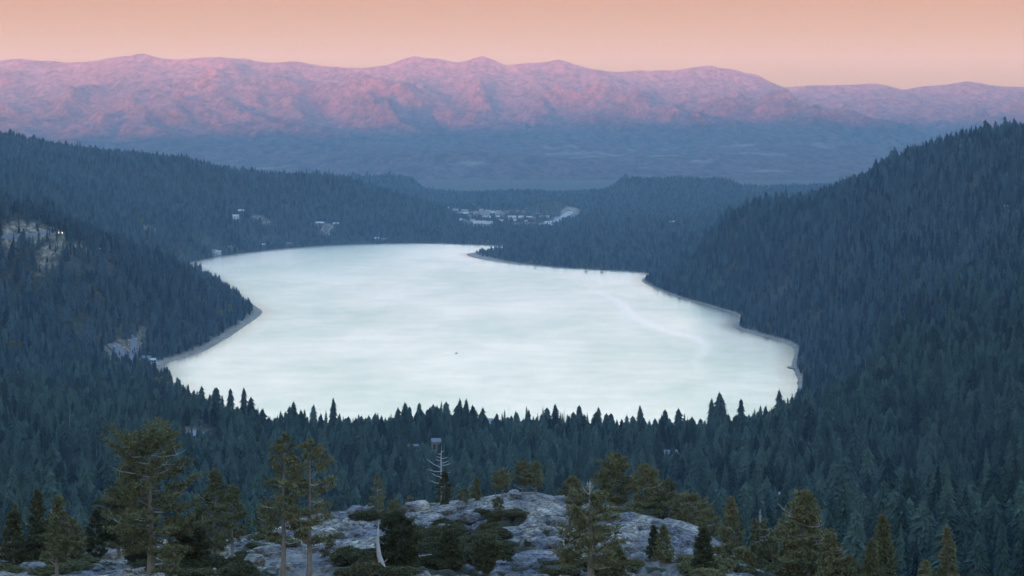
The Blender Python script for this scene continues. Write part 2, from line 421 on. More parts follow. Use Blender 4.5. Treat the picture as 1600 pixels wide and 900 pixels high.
def hit(px, py, d0=600, d1=12000):
    """the ground point seen at a pixel of the photograph"""
    D = np.geomspace(d0, d1, 1400); x = (px - 800) / F * D; q = 200 + F * (CAM_Z - H(x, D)) / D
    k = np.argmax(q <= py)
    if q[k] > py: k = len(D) - 1
    return float(x[k]), float(D[k]), float(H(x[k], D[k]))

# open ground: (px, py, half width in m across, half depth in m, strength)
CLR = []
def clearing(px, py, rx, ry, s=1, d0=600):
    x, y, z = hit(px, py, d0); CLR.append((x, y, rx, ry, s))
clearing(20, 371, 13, 20); clearing(32, 357, 11, 17); clearing(56, 362, 14, 22); clearing(82, 368, 9, 10); clearing(93, 373, 9, 14); clearing(118, 385, 7, 14, .8)
clearing(72, 398, 11, 18, .9); clearing(100, 390, 11, 10, .8); clearing(135, 394, 9, 10, .9); clearing(80, 412, 6, 11, .8)
def glade(px, py, r_, L, s=.85, d0=600):               # open ground running downhill from a house
    x, y, z = hit(px, py, d0)
    for k in np.arange(-8, L, 9): CLR.append((x * (1 - k / y), y - k, r_ * (1 - .35 * k / L), 11, s))
glade(306, 690, 21, 66, .95); glade(652, 708, 26, 56, .8); glade(681, 708, 8, 40, .8); glade(1048, 723, 9, 46, .85); glade(1224, 787, 7, 40, .85); glade(229, 563, 14, 60, .7, 1500); glade(92, 366, 9, 40, .9, 1500); glade(367, 342, 20, 110, .8, 4000); glade(512, 352, 30, 110, .6, 4000)
clearing(1560, 327, 32, 16, 1); clearing(1590, 328, 22, 16, 1)
for px, py, rx, ry in [(205, 548, 12, 60), (222, 568, 22, 22), (180, 552, 14, 34), (208, 532, 7, 60)]: clearing(px, py + 6, rx * .9, ry * 1.3, .7)
for px, py, rx, ry in [(745, 350, 46, 110), (720, 335, 45, 140), (760, 335, 60, 200), (800, 343, 60, 120), (830, 350, 70, 90), (1005, 352, 80, 70), (1040, 355, 60, 50), (1060, 353, 40, 50),
                       (848, 352, 24, 90), (860, 348, 24, 100), (872, 342, 24, 120), (884, 336, 24, 120), (893, 331, 24, 120)]: clearing(px, py, rx, ry, 1, 5000)
for px, py, rx, ry in [(45, 672, 16, 30), (150, 712, 14, 22), (100, 752, 12, 18), (215, 742, 9, 16), (40, 690, 12, 22), (85, 668, 12, 16), (115, 715, 9, 18), (130, 735, 14, 18), (60, 740, 8, 14)]: clearing(px, py, rx, ry, .9)
for px, py in [(367, 342), (402, 342), (500, 352), (520, 353), (420, 350), (230, 356), (340, 400)]: clearing(px, py, 20, 40, .7, 4000)
def clearm(x, y):
    c = np.zeros_like(np.asarray(x, float))
    for cx, cy_, rx, ry, s in CLR:
        d = np.sqrt(((x - cx) / rx) ** 2 + ((y - cy_) / ry) ** 2) + fbm(x / 18, y / 30, 31, 3) * .35
        c = np.maximum(c, s * np.clip((1.25 - d) / .35, 0, 1))
    return c
GC = clearm(GX, GY)
def beachw(x, y):                                        # the dry margin is wide on the left peninsula and the far spit, narrow elsewhere
    w1 = ((x < -300) & (y > 2700) & (y < 3800)) * .9; w2 = np.exp(-((x + 70) / 150) ** 2 - ((y - 5210) / 260) ** 2) * 2.4; w3 = np.exp(-((x - 395) / 60) ** 2 - ((y - 3250) / 170) ** 2) * .8
    return .55 + w1 + w2 + w3 + .3 * fbm(x / 35, y / 35, 13, 3)
nx, ny = len(XA), len(YA)
def grid_faces(nx, ny):
    i = np.arange(nx - 1); j = np.arange(ny - 1); I, J = np.meshgrid(i, j)
    a = (J * nx + I).ravel(); return np.stack([a, a + 1, a + 1 + nx, a + nx], 1)
me = mesh_np('ground', np.stack([GX, GY, GZ], -1).reshape(-1, 3), grid_faces(nx, ny), (M['ground'],), smooth=True)
def put_attr(me, name, arr):
    at = me.attributes.new(name, 'FLOAT', 'POINT'); at.data.foreach_set('value', np.asarray(arr, np.float32).ravel())
put_attr(me, 'shore', GSD / np.maximum(beachw(GX, GY), .2)); put_attr(me, 'clear', GC)
link('ground', me, kind='structure')

# water sheet: the lake at z = 0
WX = axis((-1150, 1000, 12)); WY = axis((2060, 6100, 16))
wx, wy = np.meshgrid(WX, WY)
wsd = sdist(wx, wy)
WK = np.array([onwater(*p) for p in [(905, 441), (935, 455), (968, 472), (985, 490), (1003, 502), (1045, 518), (1085, 527), (1103, 536), (1098, 552), (1085, 566), (1110, 585)]])
dw = np.full(wx.shape, 1e9); tw = np.zeros(wx.shape); k = len(WK) - 1
for q in range(k):
    (ax, ay), (bx, by) = WK[q], WK[q + 1]; ex, ey = bx - ax, by - ay
    t = np.clip(((wx - ax) * ex + (wy - ay) * ey) / (ex * ex + ey * ey), 0, 1)
    d = np.hypot(wx - ax - t * ex, wy - ay - t * ey)
    tw = np.where(d < dw, (q + t) / k, tw); dw = np.minimum(dw, d)
ww = 5 + 8 * np.sin(np.clip(tw, 0, 1) * math.pi)
wake = np.exp(-(dw / ww) ** 2) * (.35 + .65 * sstep(0, .25, tw)) * (1 - .65 * sstep(.6, .95, tw))
me = mesh_np('lake_water', np.stack([wx, wy, wx * 0], -1).reshape(-1, 3), grid_faces(len(WX), len(WY)), (M['water'],), smooth=True)
put_attr(me, 'off', -wsd); put_attr(me, 'wake', wake)
link('lake_water', me, kind='structure')

# ------------------------------------------------------------------ far plain and mountain range
RD = 22000.0
PR = np.array([(-700, 120), (-400, 110), (-200, 100), (0, 96), (70, 96), (110, 99), (170, 93), (240, 87), (290, 95), (350, 92), (400, 96), (440, 103), (480, 99), (520, 106), (570, 110), (620, 98), (645, 87),
               (680, 91), (715, 97), (755, 87), (790, 100), (840, 94), (875, 92), (920, 103), (970, 109), (1010, 106), (1060, 107), (1115, 102), (1150, 105), (1190, 113), (1235, 134),
               (1290, 131), (1330, 132), (1380, 129), (1415, 138), (1450, 133), (1510, 129), (1560, 134), (1600, 138), (1900, 125), (2300, 140)], float)
PX = (PR[:, 0] - 800) / F * RD; PZ = CAM_Z + (200 - PR[:, 1]) / F * RD
def far_z(x, y):
    crest_y = RD + fbm(x / 2600, x * 0, 71, 3) * 900
    xr = x / np.maximum(y, 1) * RD
    top = np.interp(x, PX, PZ) + fbm(x / 420, y / 1500, 44, 5, .62) * 38
    t = (y - 13200) / (crest_y - 13200)
    S = np.where(t < 1, np.clip(t, 0, 1) ** 1.25, 1 - (t - 1) * 1.6)
    z = top * S
    env = np.clip(t, 0, 1) * np.clip(1 - np.abs(t - .53) / .46, 0, 1) ** .8
    r = ridged(x / 2100 + .35 * fbm(x / 3000, y / 3000, 5, 2), y / 3600, 40, 6)
    z = z + env * (r - .45) * 620
    wx_ = x + 260 * fbm(x / 1500, y / 1500, 58, 3); wy_ = y + .35 * x
    z = z + env * (ridged(wx_ / 560, wy_ / 1500, 55, 6) - .45) * 410 + env * (ridged(wx_ / 230, wy_ / 560, 57, 5) - .45) * 150 + env * fbm(x / 1400, y / 1700, 61, 4, .55) * 120
    z = z + fbm(x / 500, y / 500, 66, 4) * 14 * np.clip(t, 0, 1.2)
    for px, D, zz, sx_, sy_ in [(680, 14300, 150, 1300, 700), (420, 15300, 190, 1500, 700), (1150, 15000, 120, 1900, 700), (1600, 17500, 330, 900, 1300), (150, 14800, 120, 1300, 900), (930, 13600, 45, 900, 400)]:
        cx = (px - 800) / F * D
        z = np.maximum(z, zz * np.exp(-((x - cx) / sx_) ** 2 - ((y - D) / sy_) ** 2) * (1 + .22 * fbm(x / 600, y / 600, 88, 4)) + np.minimum(z, 60) * .6)
    z = np.maximum(z, -2 + 9 * fbm(x / 800, y / 800, 12, 3)) 
    return z
FX = axis((-9000, -5200, 180), (-5200, 5200, 38), (5200, 9000, 180)); FY = axis((12300, 16000, 60), (16000, 22600, 45), (22600, 25500, 250))
fx, fy = np.meshgrid(FX, FY); fz = far_z(fx, fy)
fz = np.where(fy < 12600, np.minimum(fz, -4), fz); fz = np.maximum(fz, -8)
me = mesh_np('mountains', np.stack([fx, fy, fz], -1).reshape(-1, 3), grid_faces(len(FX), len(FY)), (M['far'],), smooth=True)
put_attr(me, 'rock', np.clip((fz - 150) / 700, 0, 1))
fd = np.zeros_like(fz)                                   # clearings and meadows of the plain and lower slopes
for px, py, rx, ry in [(900, 240, 300, 260), (930, 244, 200, 120), (950, 242, 90, 160), (1050, 232, 160, 160), (1285, 228, 80, 260), (1195, 240, 190, 160), (1205, 267, 140, 110), (1100, 252, 120, 90), (870, 232, 200, 60),
                       (430, 262, 150, 80), (725, 296, 160, 60), (1145, 228, 130, 60), (1010, 262, 90, 60), (735, 255, 130, 70), (1040, 243, 130, 50), (980, 234, 100, 60)]:
    D = np.geomspace(12600, 21500, 900); x = (px - 800) / F * D; q = 200 + F * (CAM_Z - far_z(x, D)) / D; k = np.argmax(q <= py)
    if q[k] <= py:
        d = np.hypot((fx - x[k]) / rx, (fy - D[k]) / ry) + fbm(fx / 150, fy / 110, 52, 5, .65) * 1.5 + .15
        fd = np.maximum(fd, .75 * np.clip((1.15 - d) / .5, 0, 1))
put_attr(me, 'field', fd)
link('mountains', me, kind='structure')

# the crest behind the camera, whose shade lies over the valley
def crest_h(x):
    h = np.interp(x, [-14000, -11000, -9200, -8000, -6600, -4500, -2000, 1000, 5000, 14000], [600, 470, 480, 540, 800, 940, 950, 940, 900, 880])
    return h + fbm(x / 900, x * 0 + 3, 90, 4) * 26
BX = axis((-14000, 14000, 160)); BY = axis((-9500, -1500, 250))
bx, by = np.meshgrid(BX, BY)
tt = np.where(by < -6000, (by + 9500) / 3500, 1 - (by + 6000) / 4500)
bz = 250 + (crest_h(bx) - 250) * np.clip(tt, 0, 1) ** .8 + fbm(bx / 700, by / 700, 93, 4) * 60 * np.clip(1 - tt, 0, 1)
bz = np.where(by > -1700, -10, bz)
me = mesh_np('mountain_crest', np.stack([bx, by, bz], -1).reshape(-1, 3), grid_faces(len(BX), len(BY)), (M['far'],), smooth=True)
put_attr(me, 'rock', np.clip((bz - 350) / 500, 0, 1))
link('mountain_crest', me, kind='structure')

# ------------------------------------------------------------------ conifers of the forest
def conifer(seed, tiers, per, seg2, h=1.0, wid=.17, bare=.06, skew=1.0):
    """unit-height conifer: jagged tiers of drooping boughs over each other, with loose sprays standing out"""
    r = np.random.default_rng(seed); V = []; T = []
    lobes = r.uniform(.75, 1.2, 6)
    for i in range(tiers):
        f = i / (tiers - 1)
        z = bare + (1 - bare) * (f ** .95) * .95
        rad = wid * (1 - f) ** skew * (.80 + .40 * r.random()) + .010
        if f < .12: rad *= .65 + 2.5 * f
        n = per * 2; a0 = r.random() * 6.28; b = len(V); up = rad * .75 + .5 / tiers
        V.append((r.normal() * .004, r.normal() * .004, min(z + up, 1.0)))
        for k in range(n):
            a = a0 + (k + r.uniform(-.25, .25)) / n * 6.283; lb_ = lobes[int(a / 6.283 * 6) % 6]
            L = rad * lb_ * (r.uniform(.85, 1.25) if k % 2 else r.uniform(.35, .62)); zz = z - rad * (.42 if k % 2 else .12) * r.uniform(.6, 1.3)
            V.append((math.cos(a) * L, math.sin(a) * L, zz))
        for k in range(n): T.append((b, b + 1 + k, b + 1 + (k + 1) % n))
        if seg2:
            for k in range(per * 2):
                a = r.random() * 6.283; c, s = math.cos(a), math.sin(a); lb_ = lobes[int(a / 6.283 * 6) % 6]
                L = rad * lb_ * r.uniform(.7, 1.3); hw = L * .16 + .003; z0 = z + r.uniform(-.6, .6) / tiers; dz = -L * r.uniform(.05, .55); m_ = .55
                b2_ = len(V)
                V += [(c * L * .15, s * L * .15, z0 + L * .15), (c * L * m_ - s * hw, s * L * m_ + c * hw, z0 + dz * .4), (c * L, s * L, z0 + dz), (c * L * m_ + s * hw, s * L * m_ - c * hw, z0 + dz * .5)]
                T += [(b2_, b2_ + 1, b2_ + 2), (b2_, b2_ + 2, b2_ + 3)]
    V = np.array(V) * [1, 1, h]; T = np.array(T)
    tr = MB(); tr.tube([(0, 0, -.04), (0, 0, .4), (0, 0, .97)], [.013, .009, .002], 5)
    return V, T, tr
def snag(seed, pale=False, n=18):
    r = np.random.default_rng(seed); mb = MB()
    mb.tube([(0, 0, -.03), (.005, 0, .5), (.012, .004, 1.0)], [.016, .010, .002], 5)
    for i in range(n):
        z = .25 + .7 * i / n; a = r.random() * 6.28; L = .10 * (1.1 - z) * r.uniform(.5, 1.6)
        mb.tube([(0, 0, z), (math.cos(a) * L, math.sin(a) * L, z + r.uniform(-.3, .4) * L)], [.004, .0015], 3)
    return mb
def combo(name, V, T, tr, m1, m2):
    V2 = np.vstack(tr.V); T2 = np.vstack(tr.T)
    return mesh_np(name, np.vstack([V, V2]), np.vstack([T, T2 + len(V)]), (m1, m2), [0] * len(T) + [1] * len(T2))
pool = bpy.data.collections.new('forest_tree_kinds')          # not linked to the scene: sources for the forest only
SP = [(11, 10, 6, 0, .165, .08, .62), (12, 9, 6, 0, .20, .12, .50), (13, 11, 5, 0, .14, .06, .75), (14, 8, 6, 0, .18, .24, .45), (15, 10, 6, 0, .175, .05, .66),
      (21, 18, 8, 1, .150, .08, .62), (22, 16, 8, 1, .185, .12, .50), (23, 19, 7, 1, .12, .05, .78), (24, 14, 8, 1, .165, .24, .45)]
near_meshes = []
for i, (sd_, ti, pe, s2, wd, ba, sk) in enumerate(SP):
    V, T, tr = conifer(sd_, ti, pe, s2, 1, wd, ba, sk)
    o = bpy.data.objects.new('kind_%02d' % i, combo('conifer', V, T, tr, M['needles_near' if s2 else 'needles_forest'], M['bark_forest'])); pool.objects.link(o)
    if s2: near_meshes.append((mesh_np('conifer_crown', V, T, (M['needles_near'],)), tr.mesh('conifer_trunk', M['bark_forest'])))
sn_me = [snag(s).mesh('snag', M['wood_grey']) for s in (1, 2, 3)]
o = bpy.data.objects.new('kind_09', sn_me[0]); pool.objects.link(o)

def band(d0, d1, s):
    X = []; Y = []
    ys = np.arange(d0, d1, s)
    for y in ys:
        hw = .5 * 1600 / F * y * 1.12 + 30
        x = np.arange(-hw, hw, s); X.append(x + rng.uniform(-.45, .45, len(x)) * s); Y.append(y + rng.uniform(-.45, .45, len(x)) * s)
    return np.concatenate(X), np.concatenate(Y)
PXY = [band(620, 2500, 8.2), band(2500, 4600, 9.0), band(4600, 7000, 11.5), band(7000, 9900, 16)]
xs_, ys_ = band(2030, 2330, 7.5); PXY.append((xs_, ys_))
px_ = np.concatenate([a for a, b in PXY]); py_ = np.concatenate([b for a, b in PXY])
bandi = np.concatenate([np.full(len(a), i) for i, (a, b) in enumerate(PXY)])
sd = bil(GSD, px_, py_); z = H(px_, py_); cl = bil(GC, px_, py_)
minsd = (11 + 5 * fbm(px_ / 60, py_ / 60, 77, 3)) * beachw(px_, py_)
# wide bare spits
inclear = cl >= .35
keep = (sd > minsd) & (~inclear | (rng.random(len(px_)) < .36))
dens = fbm(px_ / 70, py_ / 70, 19, 4)
rocky = ((px_ / py_ * F + 800) < 330) & (py_ < 2000)
keep &= ~((dens < np.where(rocky, -.12, -.42)) & (rng.random(len(px_)) < .8))
px_, py_, sd, z, bandi, inclear = [a[keep] for a in (px_, py_, sd, z, bandi, inclear)]
hgt = rng.normal(21.5, 6.5, len(px_)).clip(8, 38) * np.where(py_ < 1300, .9, 1) * (1 + .18 * fbm(px_ / 150, py_ / 150, 23, 3))
hgt *= np.where(bandi == 3, .95, 1) * np.where(bandi >= 2, .85, 1) * (.62 + .38 * sstep(12, 150, sd)) * (.70 + .6 * vn(px_ / 38, py_ / 38, 91))
hgt *= np.where((py_ > 5900) & (py_ < 7700) & (np.abs(px_ / py_ * F - 0) < 105), .62, 1) * np.where(inclear, .5, 1)
# keep what can be seen from about here
NB = 900; cols = np.linspace(-120, 1720, NB); Dg = np.geomspace(600, 12000, 900)
CXg = (cols[:, None] - 800) / F * Dg[None]; pyg = 200 + F * (CAM_Z - H(CXg, Dg[None] + CXg * 0)) / Dg[None]
run = np.minimum.accumulate(pyg, axis=1)
ci = np.clip(((px_ / py_ * F + 800 + 120) / 1840 * (NB - 1)).astype(int), 0, NB - 1); di = np.clip(np.searchsorted(Dg, py_) - 2, 0, 899)
toppy = 200 + F * (CAM_Z - z - hgt) / py_
vis = (toppy < run[ci, di] + 12) & (toppy < 960)
px_, py_, z, hgt, bandi, sd, toppy, ci, di = [a[vis] for a in (px_, py_, z, hgt, bandi, sd, toppy, ci, di)]
spx = px_ / py_ * F + 800
kind = np.where(py_ < 2150 + 750 * rng.random(len(px_)), rng.integers(5, 9, len(px_)), rng.integers(0, 5, len(px_)))
kind = np.where((rng.random(len(px_)) < .006) & (py_ < 3000), 9, kind)
print('forest points', len(px_))

# foreground outcrop skyline, used to know which forest trees stand in view
SKY_FG = np.array([(-200, 860), (0, 852), (100, 848), (160, 850), (250, 842), (330, 848), (390, 835), (450, 815), (500, 800), (560, 797), (600, 800), (650, 789), (700, 783), (760, 775), (800, 769), (835, 768),
                   (880, 778), (960, 790), (1050, 812), (1110, 838), (1160, 868), (1200, 888), (1260, 918), (1400, 950), (1600, 985), (1900, 1040)], float)
inview = (spx > 4) & (spx < 1596) & (toppy < np.interp(spx, SKY_FG[:, 0], SKY_FG[:, 1]) - 25) & (py_ < 2300) & (kind != 9)
score = hgt / py_ * inview
order = np.argsort(-score)
# of the nearest trees take those not standing right behind another chosen one
chosen = []; occ = {}
for i in order[:2600]:
    if len(chosen) >= 262: break
    c_ = int(spx[i] // 7)
    q = 200 + F * (CAM_Z - z[i]) / py_[i]; 
    if any(abs(toppy[i] - t) < 14 for t in occ.get(c_, [])): continue
    occ.setdefault(c_, []).append(toppy[i]); chosen.append(i)
chosen = np.array(chosen)
m_ = np.ones(len(px_), bool); m_[chosen] = False
FORX, FORY, FORZ, FORH, FORK = px_[m_], py_[m_], z[m_], hgt[m_], kind[m_]
CH = [(px_[i], py_[i], z[i], hgt[i], int(max(kind[i] - 5, 0)), spx[i], toppy[i]) for i in chosen]

# row of spires against the lake and the shore (px, top py)
SPIRES = [(315, 601, 2330), (336, 604, 2300), (360, 606, 2290), (381, 603, 2270), (328, 614, 2350), (347, 616, 2300), (392, 618, 2260), (459, 625, 2180), (490, 630, 2170), (521, 619, 2120), (476, 638, 2190),
          (655, 628, 2180), (640, 634, 2190), (700, 634, 2170), (806, 640, 2190), (826, 638, 2190), (905, 632, 2180), (935, 634, 2200), (1000, 631, 2200), (1124, 610, 2150), (1112, 620, 2200), (1158, 622, 2180), (1218, 606, 2150), (1060, 636, 2180), (1188, 632, 2200)]
for (a, b, D) in SPIRES:
    x = (a - 800) / F * D; zz = float(H(x, D)); hh = CAM_Z - (b - 200) / F * D - zz
    CH.append((x, D, zz, hh, random.choice([0, 1, 1, 3]), a, b))

LAND = [(20, 'left edge'), (75, 'far left clump'), (150, 'forked stump'), (186, 'rounded juniper'), (240, 'gnarled flat-topped pine'), (300, 'timber cabin clearing'), (335, 'slim pines'), (400, 'gap left of the twin pines'),
        (442, 'left twin pine'), (483, 'right twin pine'), (540, 'gap right of the twin pines'), (590, 'small sparse pine'), (640, 'dome\'s left shoulder'), (692, 'white-topped snag'), (744, 'little cone-shaped pine'), (790, 'leftmost small pine'),
        (832, 'rightmost small pine'), (885, 'gap right of the three small pines'), (925, 'dead-topped pine'), (965, 'round-headed pine'), (1010, 'wide ragged pine'), (1050, 'leaning bushy pine'), (1098, 'dense dark fir'), (1144, 'slim pointed pine'),
        (1190, 'twisted pine'), (1258, 'broad olive pine'), (1320, 'gap beside the broad olive pine'), (1380, 'left pointed pine'), (1430, 'gap between the pointed pines'), (1475, 'right pointed pine'), (1535, 'gap at lower right'), (1590, 'right edge')]
def where_phrase(a, b, D):
    if D > 2050 and b < 645: return None
    v = min(LAND, key=lambda q: abs(q[0] - a))[1]
    d = 'right behind' if b > 800 else 'close above' if b > 760 else 'a little above' if b > 725 else 'well above' if b > 695 else 'high above'
    return d + ' the ' + v
for i, (x, y, zz, hh, k, a, b) in enumerate(CH):
    wp = where_phrase(a, b, y)
    size = 'tall' if hh > 27 else 'short' if hh < 20 else 'mid-sized'
    shape = ['narrow', 'broad', 'slender', 'open-crowned'][k]
    if wp: lab = '%s %s conifer %s' % (size, shape, wp); grp = 'conifers of the near forest'
    else:
        k2 = sorted(c[5] for c in CH if c[1] > 2050 and c[6] < 645).index(a) + 1
        side = 'by the cove' if a < 420 else 'at mid shore' if a < 1000 else 'at the right end'
        ordn = ['first', 'second', 'third', 'fourth', 'fifth', 'sixth', 'seventh', 'eighth', 'ninth', 'tenth', '11th', '12th', '13th', '14th', '15th', '16th', '17th', '18th', '19th', '20th', '21st', '22nd', '23rd', '24th', '25th', '26th', '27th', '28th', '29th', '30th', '31st', '32nd', '33rd', '34th', '35th', '36th', '37th', '38th', '39th', '40th'][min(k2, 40) - 1]
        lab = '%s conifer spire from the left against the white lake, %s' % (ordn, side); grp = 'conifer spires against the lake'
    t = thing('conifer_tree', lab, 'tree', (x, y, zz - .3), random.random() * 6.28, grp, (hh * random.uniform(.85, 1.3), hh * random.uniform(.85, 1.3), hh))
    cm, tm = near_meshes[k]
    link('crown', cm, t); link('trunk', tm, t)

# the rest of the forest: one object
fr = bpy.data.meshes.new('forest'); fr.vertices.add(len(FORX))
fr.vertices.foreach_set('co', np.stack([FORX, FORY, FORZ - .4], 1).astype(np.float32).ravel())
at = fr.attributes.new('tree_size', 'FLOAT_VECTOR', 'POINT')
wsc = FORH * rng.uniform(.85, 1.25, len(FORX)) * np.where(FORY > 7000, 1.5, np.where(FORY > 4600, 1.2, 1.0))
at.data.foreach_set('vector', np.stack([wsc, wsc, FORH], 1).astype(np.float32).ravel())
at = fr.attributes.new('tree_turn', 'FLOAT', 'POINT'); at.data.foreach_set('value', rng.uniform(0, 6.28, len(FORX)).astype(np.float32))
at = fr.attributes.new('tree_kind', 'INT', 'POINT'); at.data.foreach_set('value', FORK.astype(np.int32))
fo = link('distant_forest', fr, kind='stuff')
fo['label'] = 'dense dark blue-green conifer forest covering the slopes round the lake'; fo['category'] = 'forest'
ng = bpy.data.node_groups.new('plant_forest', 'GeometryNodeTree')
ng.interface.new_socket('Geometry', in_out='INPUT', socket_type='NodeSocketGeometry'); ng.interface.new_socket('Geometry', in_out='OUTPUT', socket_type='NodeSocketGeometry')
gi = ng.nodes.new('NodeGroupInput'); go = ng.nodes.new('NodeGroupOutput'); ip = ng.nodes.new('GeometryNodeInstanceOnPoints'); ci_ = ng.nodes.new('GeometryNodeCollectionInfo')
ci_.inputs['Collection'].default_value = pool; ci_.inputs['Separate Children'].default_value = True; ci_.inputs['Reset Children'].default_value = True
def named(nm, ty):
    a = ng.nodes.new('GeometryNodeInputNamedAttribute'); a.data_type = ty; a.inputs['Name'].default_value = nm; return a.outputs['Attribute']
cx_ = ng.nodes.new('ShaderNodeCombineXYZ'); ng.links.new(named('tree_turn', 'FLOAT'), cx_.inputs[2])
ng.links.new(gi.outputs[0], ip.inputs['Points']); ng.links.new(ci_.outputs[0], ip.inputs['Instance']); ip.inputs['Pick Instance'].default_value = True
ng.links.new(named('tree_kind', 'INT'), ip.inputs['Instance Index']); ng.links.new(cx_.outputs[0], ip.inputs['Rotation']); ng.links.new(named('tree_size', 'FLOAT_VECTOR'), ip.inputs['Scale'])
ng.links.new(ip.outputs[0], go.inputs[0])
fo.modifiers.new('plant', 'NODES').node_group = ng
# ------------------------------------------------------------------ granite outcrop below the camera
def fg_crest(x):
    Dc = 232 - 34 * sstep(22, 58, np.abs(x + 4)) + 5 * fbm(x / 9, x * 0, 201, 3)
    pxx = 800 + F * x / Dc
    return Dc, CAM_Z - (np.interp(pxx, SKY_FG[:, 0], SKY_FG[:, 1]) - 200) / F * Dc
def fg_base(x, y):
    Dc, zc = fg_crest(x)
    s = (Dc - y) / (Dc - 165)
    zn = 302.4 - 15 * sstep(27, 50, x) + 1.1 * fbm(x / 14, x * 0 + 9, 205, 2)
    z = zc + (zn - zc) * np.sign(s) * np.abs(s) ** 1.1
    back = np.clip(y - Dc, 0, None)
    z = np.where(y > Dc, zc - .35 * back - .03 * back ** 2, z)
    env = np.clip((Dc - y) / 9, 0, 1) * np.clip(1 - np.abs(x) / 90, 0, 1)
    # a bowl of scrub in the middle and a shoulder of rock right of it
    pxx = 800 + F * x / y
    z -= 1.5 * np.exp(-((x + 6.5) / 7) ** 2 - ((y - 203) / 9) ** 2)
    z += 1.5 * np.exp(-((x - 4) / 6) ** 2 - ((y - 186) / 7) ** 2)
    z += 1.0 * np.exp(-((x + 14) / 7) ** 2 - ((y - 212) / 8) ** 2)
    z += 1.2 * np.exp(-((x - 14) / 7) ** 2 - ((y - 203) / 9) ** 2)
    return z, env
def stair(q, w_=.22):
    f = np.floor(q); t = q - f; return f + sstep(0, w_, t)
def fg_joint(x, y):
    u = x * .86 + y * .5; v = -x * .5 + y * .86
    c1 = np.abs(fbm(u / 3.2, v / 8.5, 230, 3)); c2 = np.abs(fbm(u / 7, v / 2.0, 236, 3)); c3 = np.abs(fbm(u / 1.6, v / 3.0, 260, 2))
    return np.maximum(np.maximum(np.exp(-(c1 / .045) ** 2), np.exp(-(c2 / .045) ** 2)), .55 * np.exp(-(c3 / .05) ** 2))
def fg_z(x, y):
    x = np.asarray(x, float); y = np.asarray(y, float)
    z, env = fg_base(x, y)
    u = x * .86 + y * .5; v = -x * .5 + y * .86                       # sheets of rock dip across the dome
    q = u / 2.6 * .55 + fbm(u / 11, v / 4, 210, 4) * 2.6
    z = z + env * ((stair(q) - q) * .55)
    q2 = v / 3.5 + fbm(u / 9, v / 9, 215, 4) * 2.2
    z = z + env * ((stair(q2, .15) - q2) * .38)
    z = z + env * fbm(x / 4, y / 4, 220, 5) * .42 + fbm(x / 12, y / 12, 224, 3) * .5 * env
    j_ = fg_joint(x, y); z = z - env * .55 * j_
    return z
OX = np.arange(-74, 74.1, .36); OY = np.concatenate([np.arange(128, 160, 1.2), np.arange(160, 244, .36), np.arange(244, 275, 1.5)])
ox, oy = np.meshgrid(OX, OY); oz = fg_z(ox, oy)
oz = np.where(oy > 268, oz - 8, oz)
me = mesh_np('granite_outcrop', np.stack([ox, oy, oz], -1).reshape(-1, 3), grid_faces(len(OX), len(OY)), (M['granite'],), smooth=False)
opx = 800 + F * ox / oy; opy = 200 + F * (CAM_Z - oz) / oy
def fgD(px, py, d0=236, d1=132):
    D = np.linspace(d1, d0, 900); x = (px - 800) / F * D; q = 200 + F * (CAM_Z - fg_z(x, D)) / D
    k = np.argmax(q <= py)
    if q[k] > py: k = int(np.argmin(q))
    return float(x[k]), float(D[k]), float(fg_z(x[k], D[k]))
def patches(L):
    a = np.zeros_like(ox)
    for px, py, rx, ry in L:
        x, y, z_ = fgD(px, py); d = np.hypot((ox - x) / rx, (oy - y) / ry) + fbm(ox / 2.2, oy / 2.2, 240, 4) * .55
        a = np.maximum(a, np.clip((1.2 - d) / .3, 0, 1))
    return a
dirt = patches([(460, 868, 3.5, 5), (500, 888, 4, 5), (400, 850, 2.5, 3), (180, 862, 3, 4), (150, 885, 4, 5), (1015, 885, 2.6, 4), (1040, 868, 2, 3), (40, 890, 4, 4), (1180, 893, 3, 3), (300, 880, 3, 3), (560, 892, 4, 4)])
moss = np.maximum(patches([(690, 850, 4.5, 6), (740, 838, 4, 5), (640, 880, 5, 5), (780, 860, 3, 4), (160, 845, 4, 3), (330, 890, 5, 4), (560, 885, 2, 3), (60, 868, 4, 3), (870, 885, 3, 2), (1120, 880, 4, 4), (1250, 900, 9, 8), (600, 803, 2, 3), (790, 812, 2, 2)]),
                  np.clip(fbm(ox / 3.0, oy / 5.0, 250, 5) * 2.2 - .35, 0, .8))
moss = np.maximum(moss, sstep(-2, 6, oy - fg_crest(ox)[0]))
put_attr(me, 'joint', np.clip(fg_joint(ox, oy) * 1.1, 0, .9) * (1 - dirt)); put_attr(me, 'dirt', dirt); put_attr(me, 'moss', moss)
link('granite_outcrop', me, kind='structure')

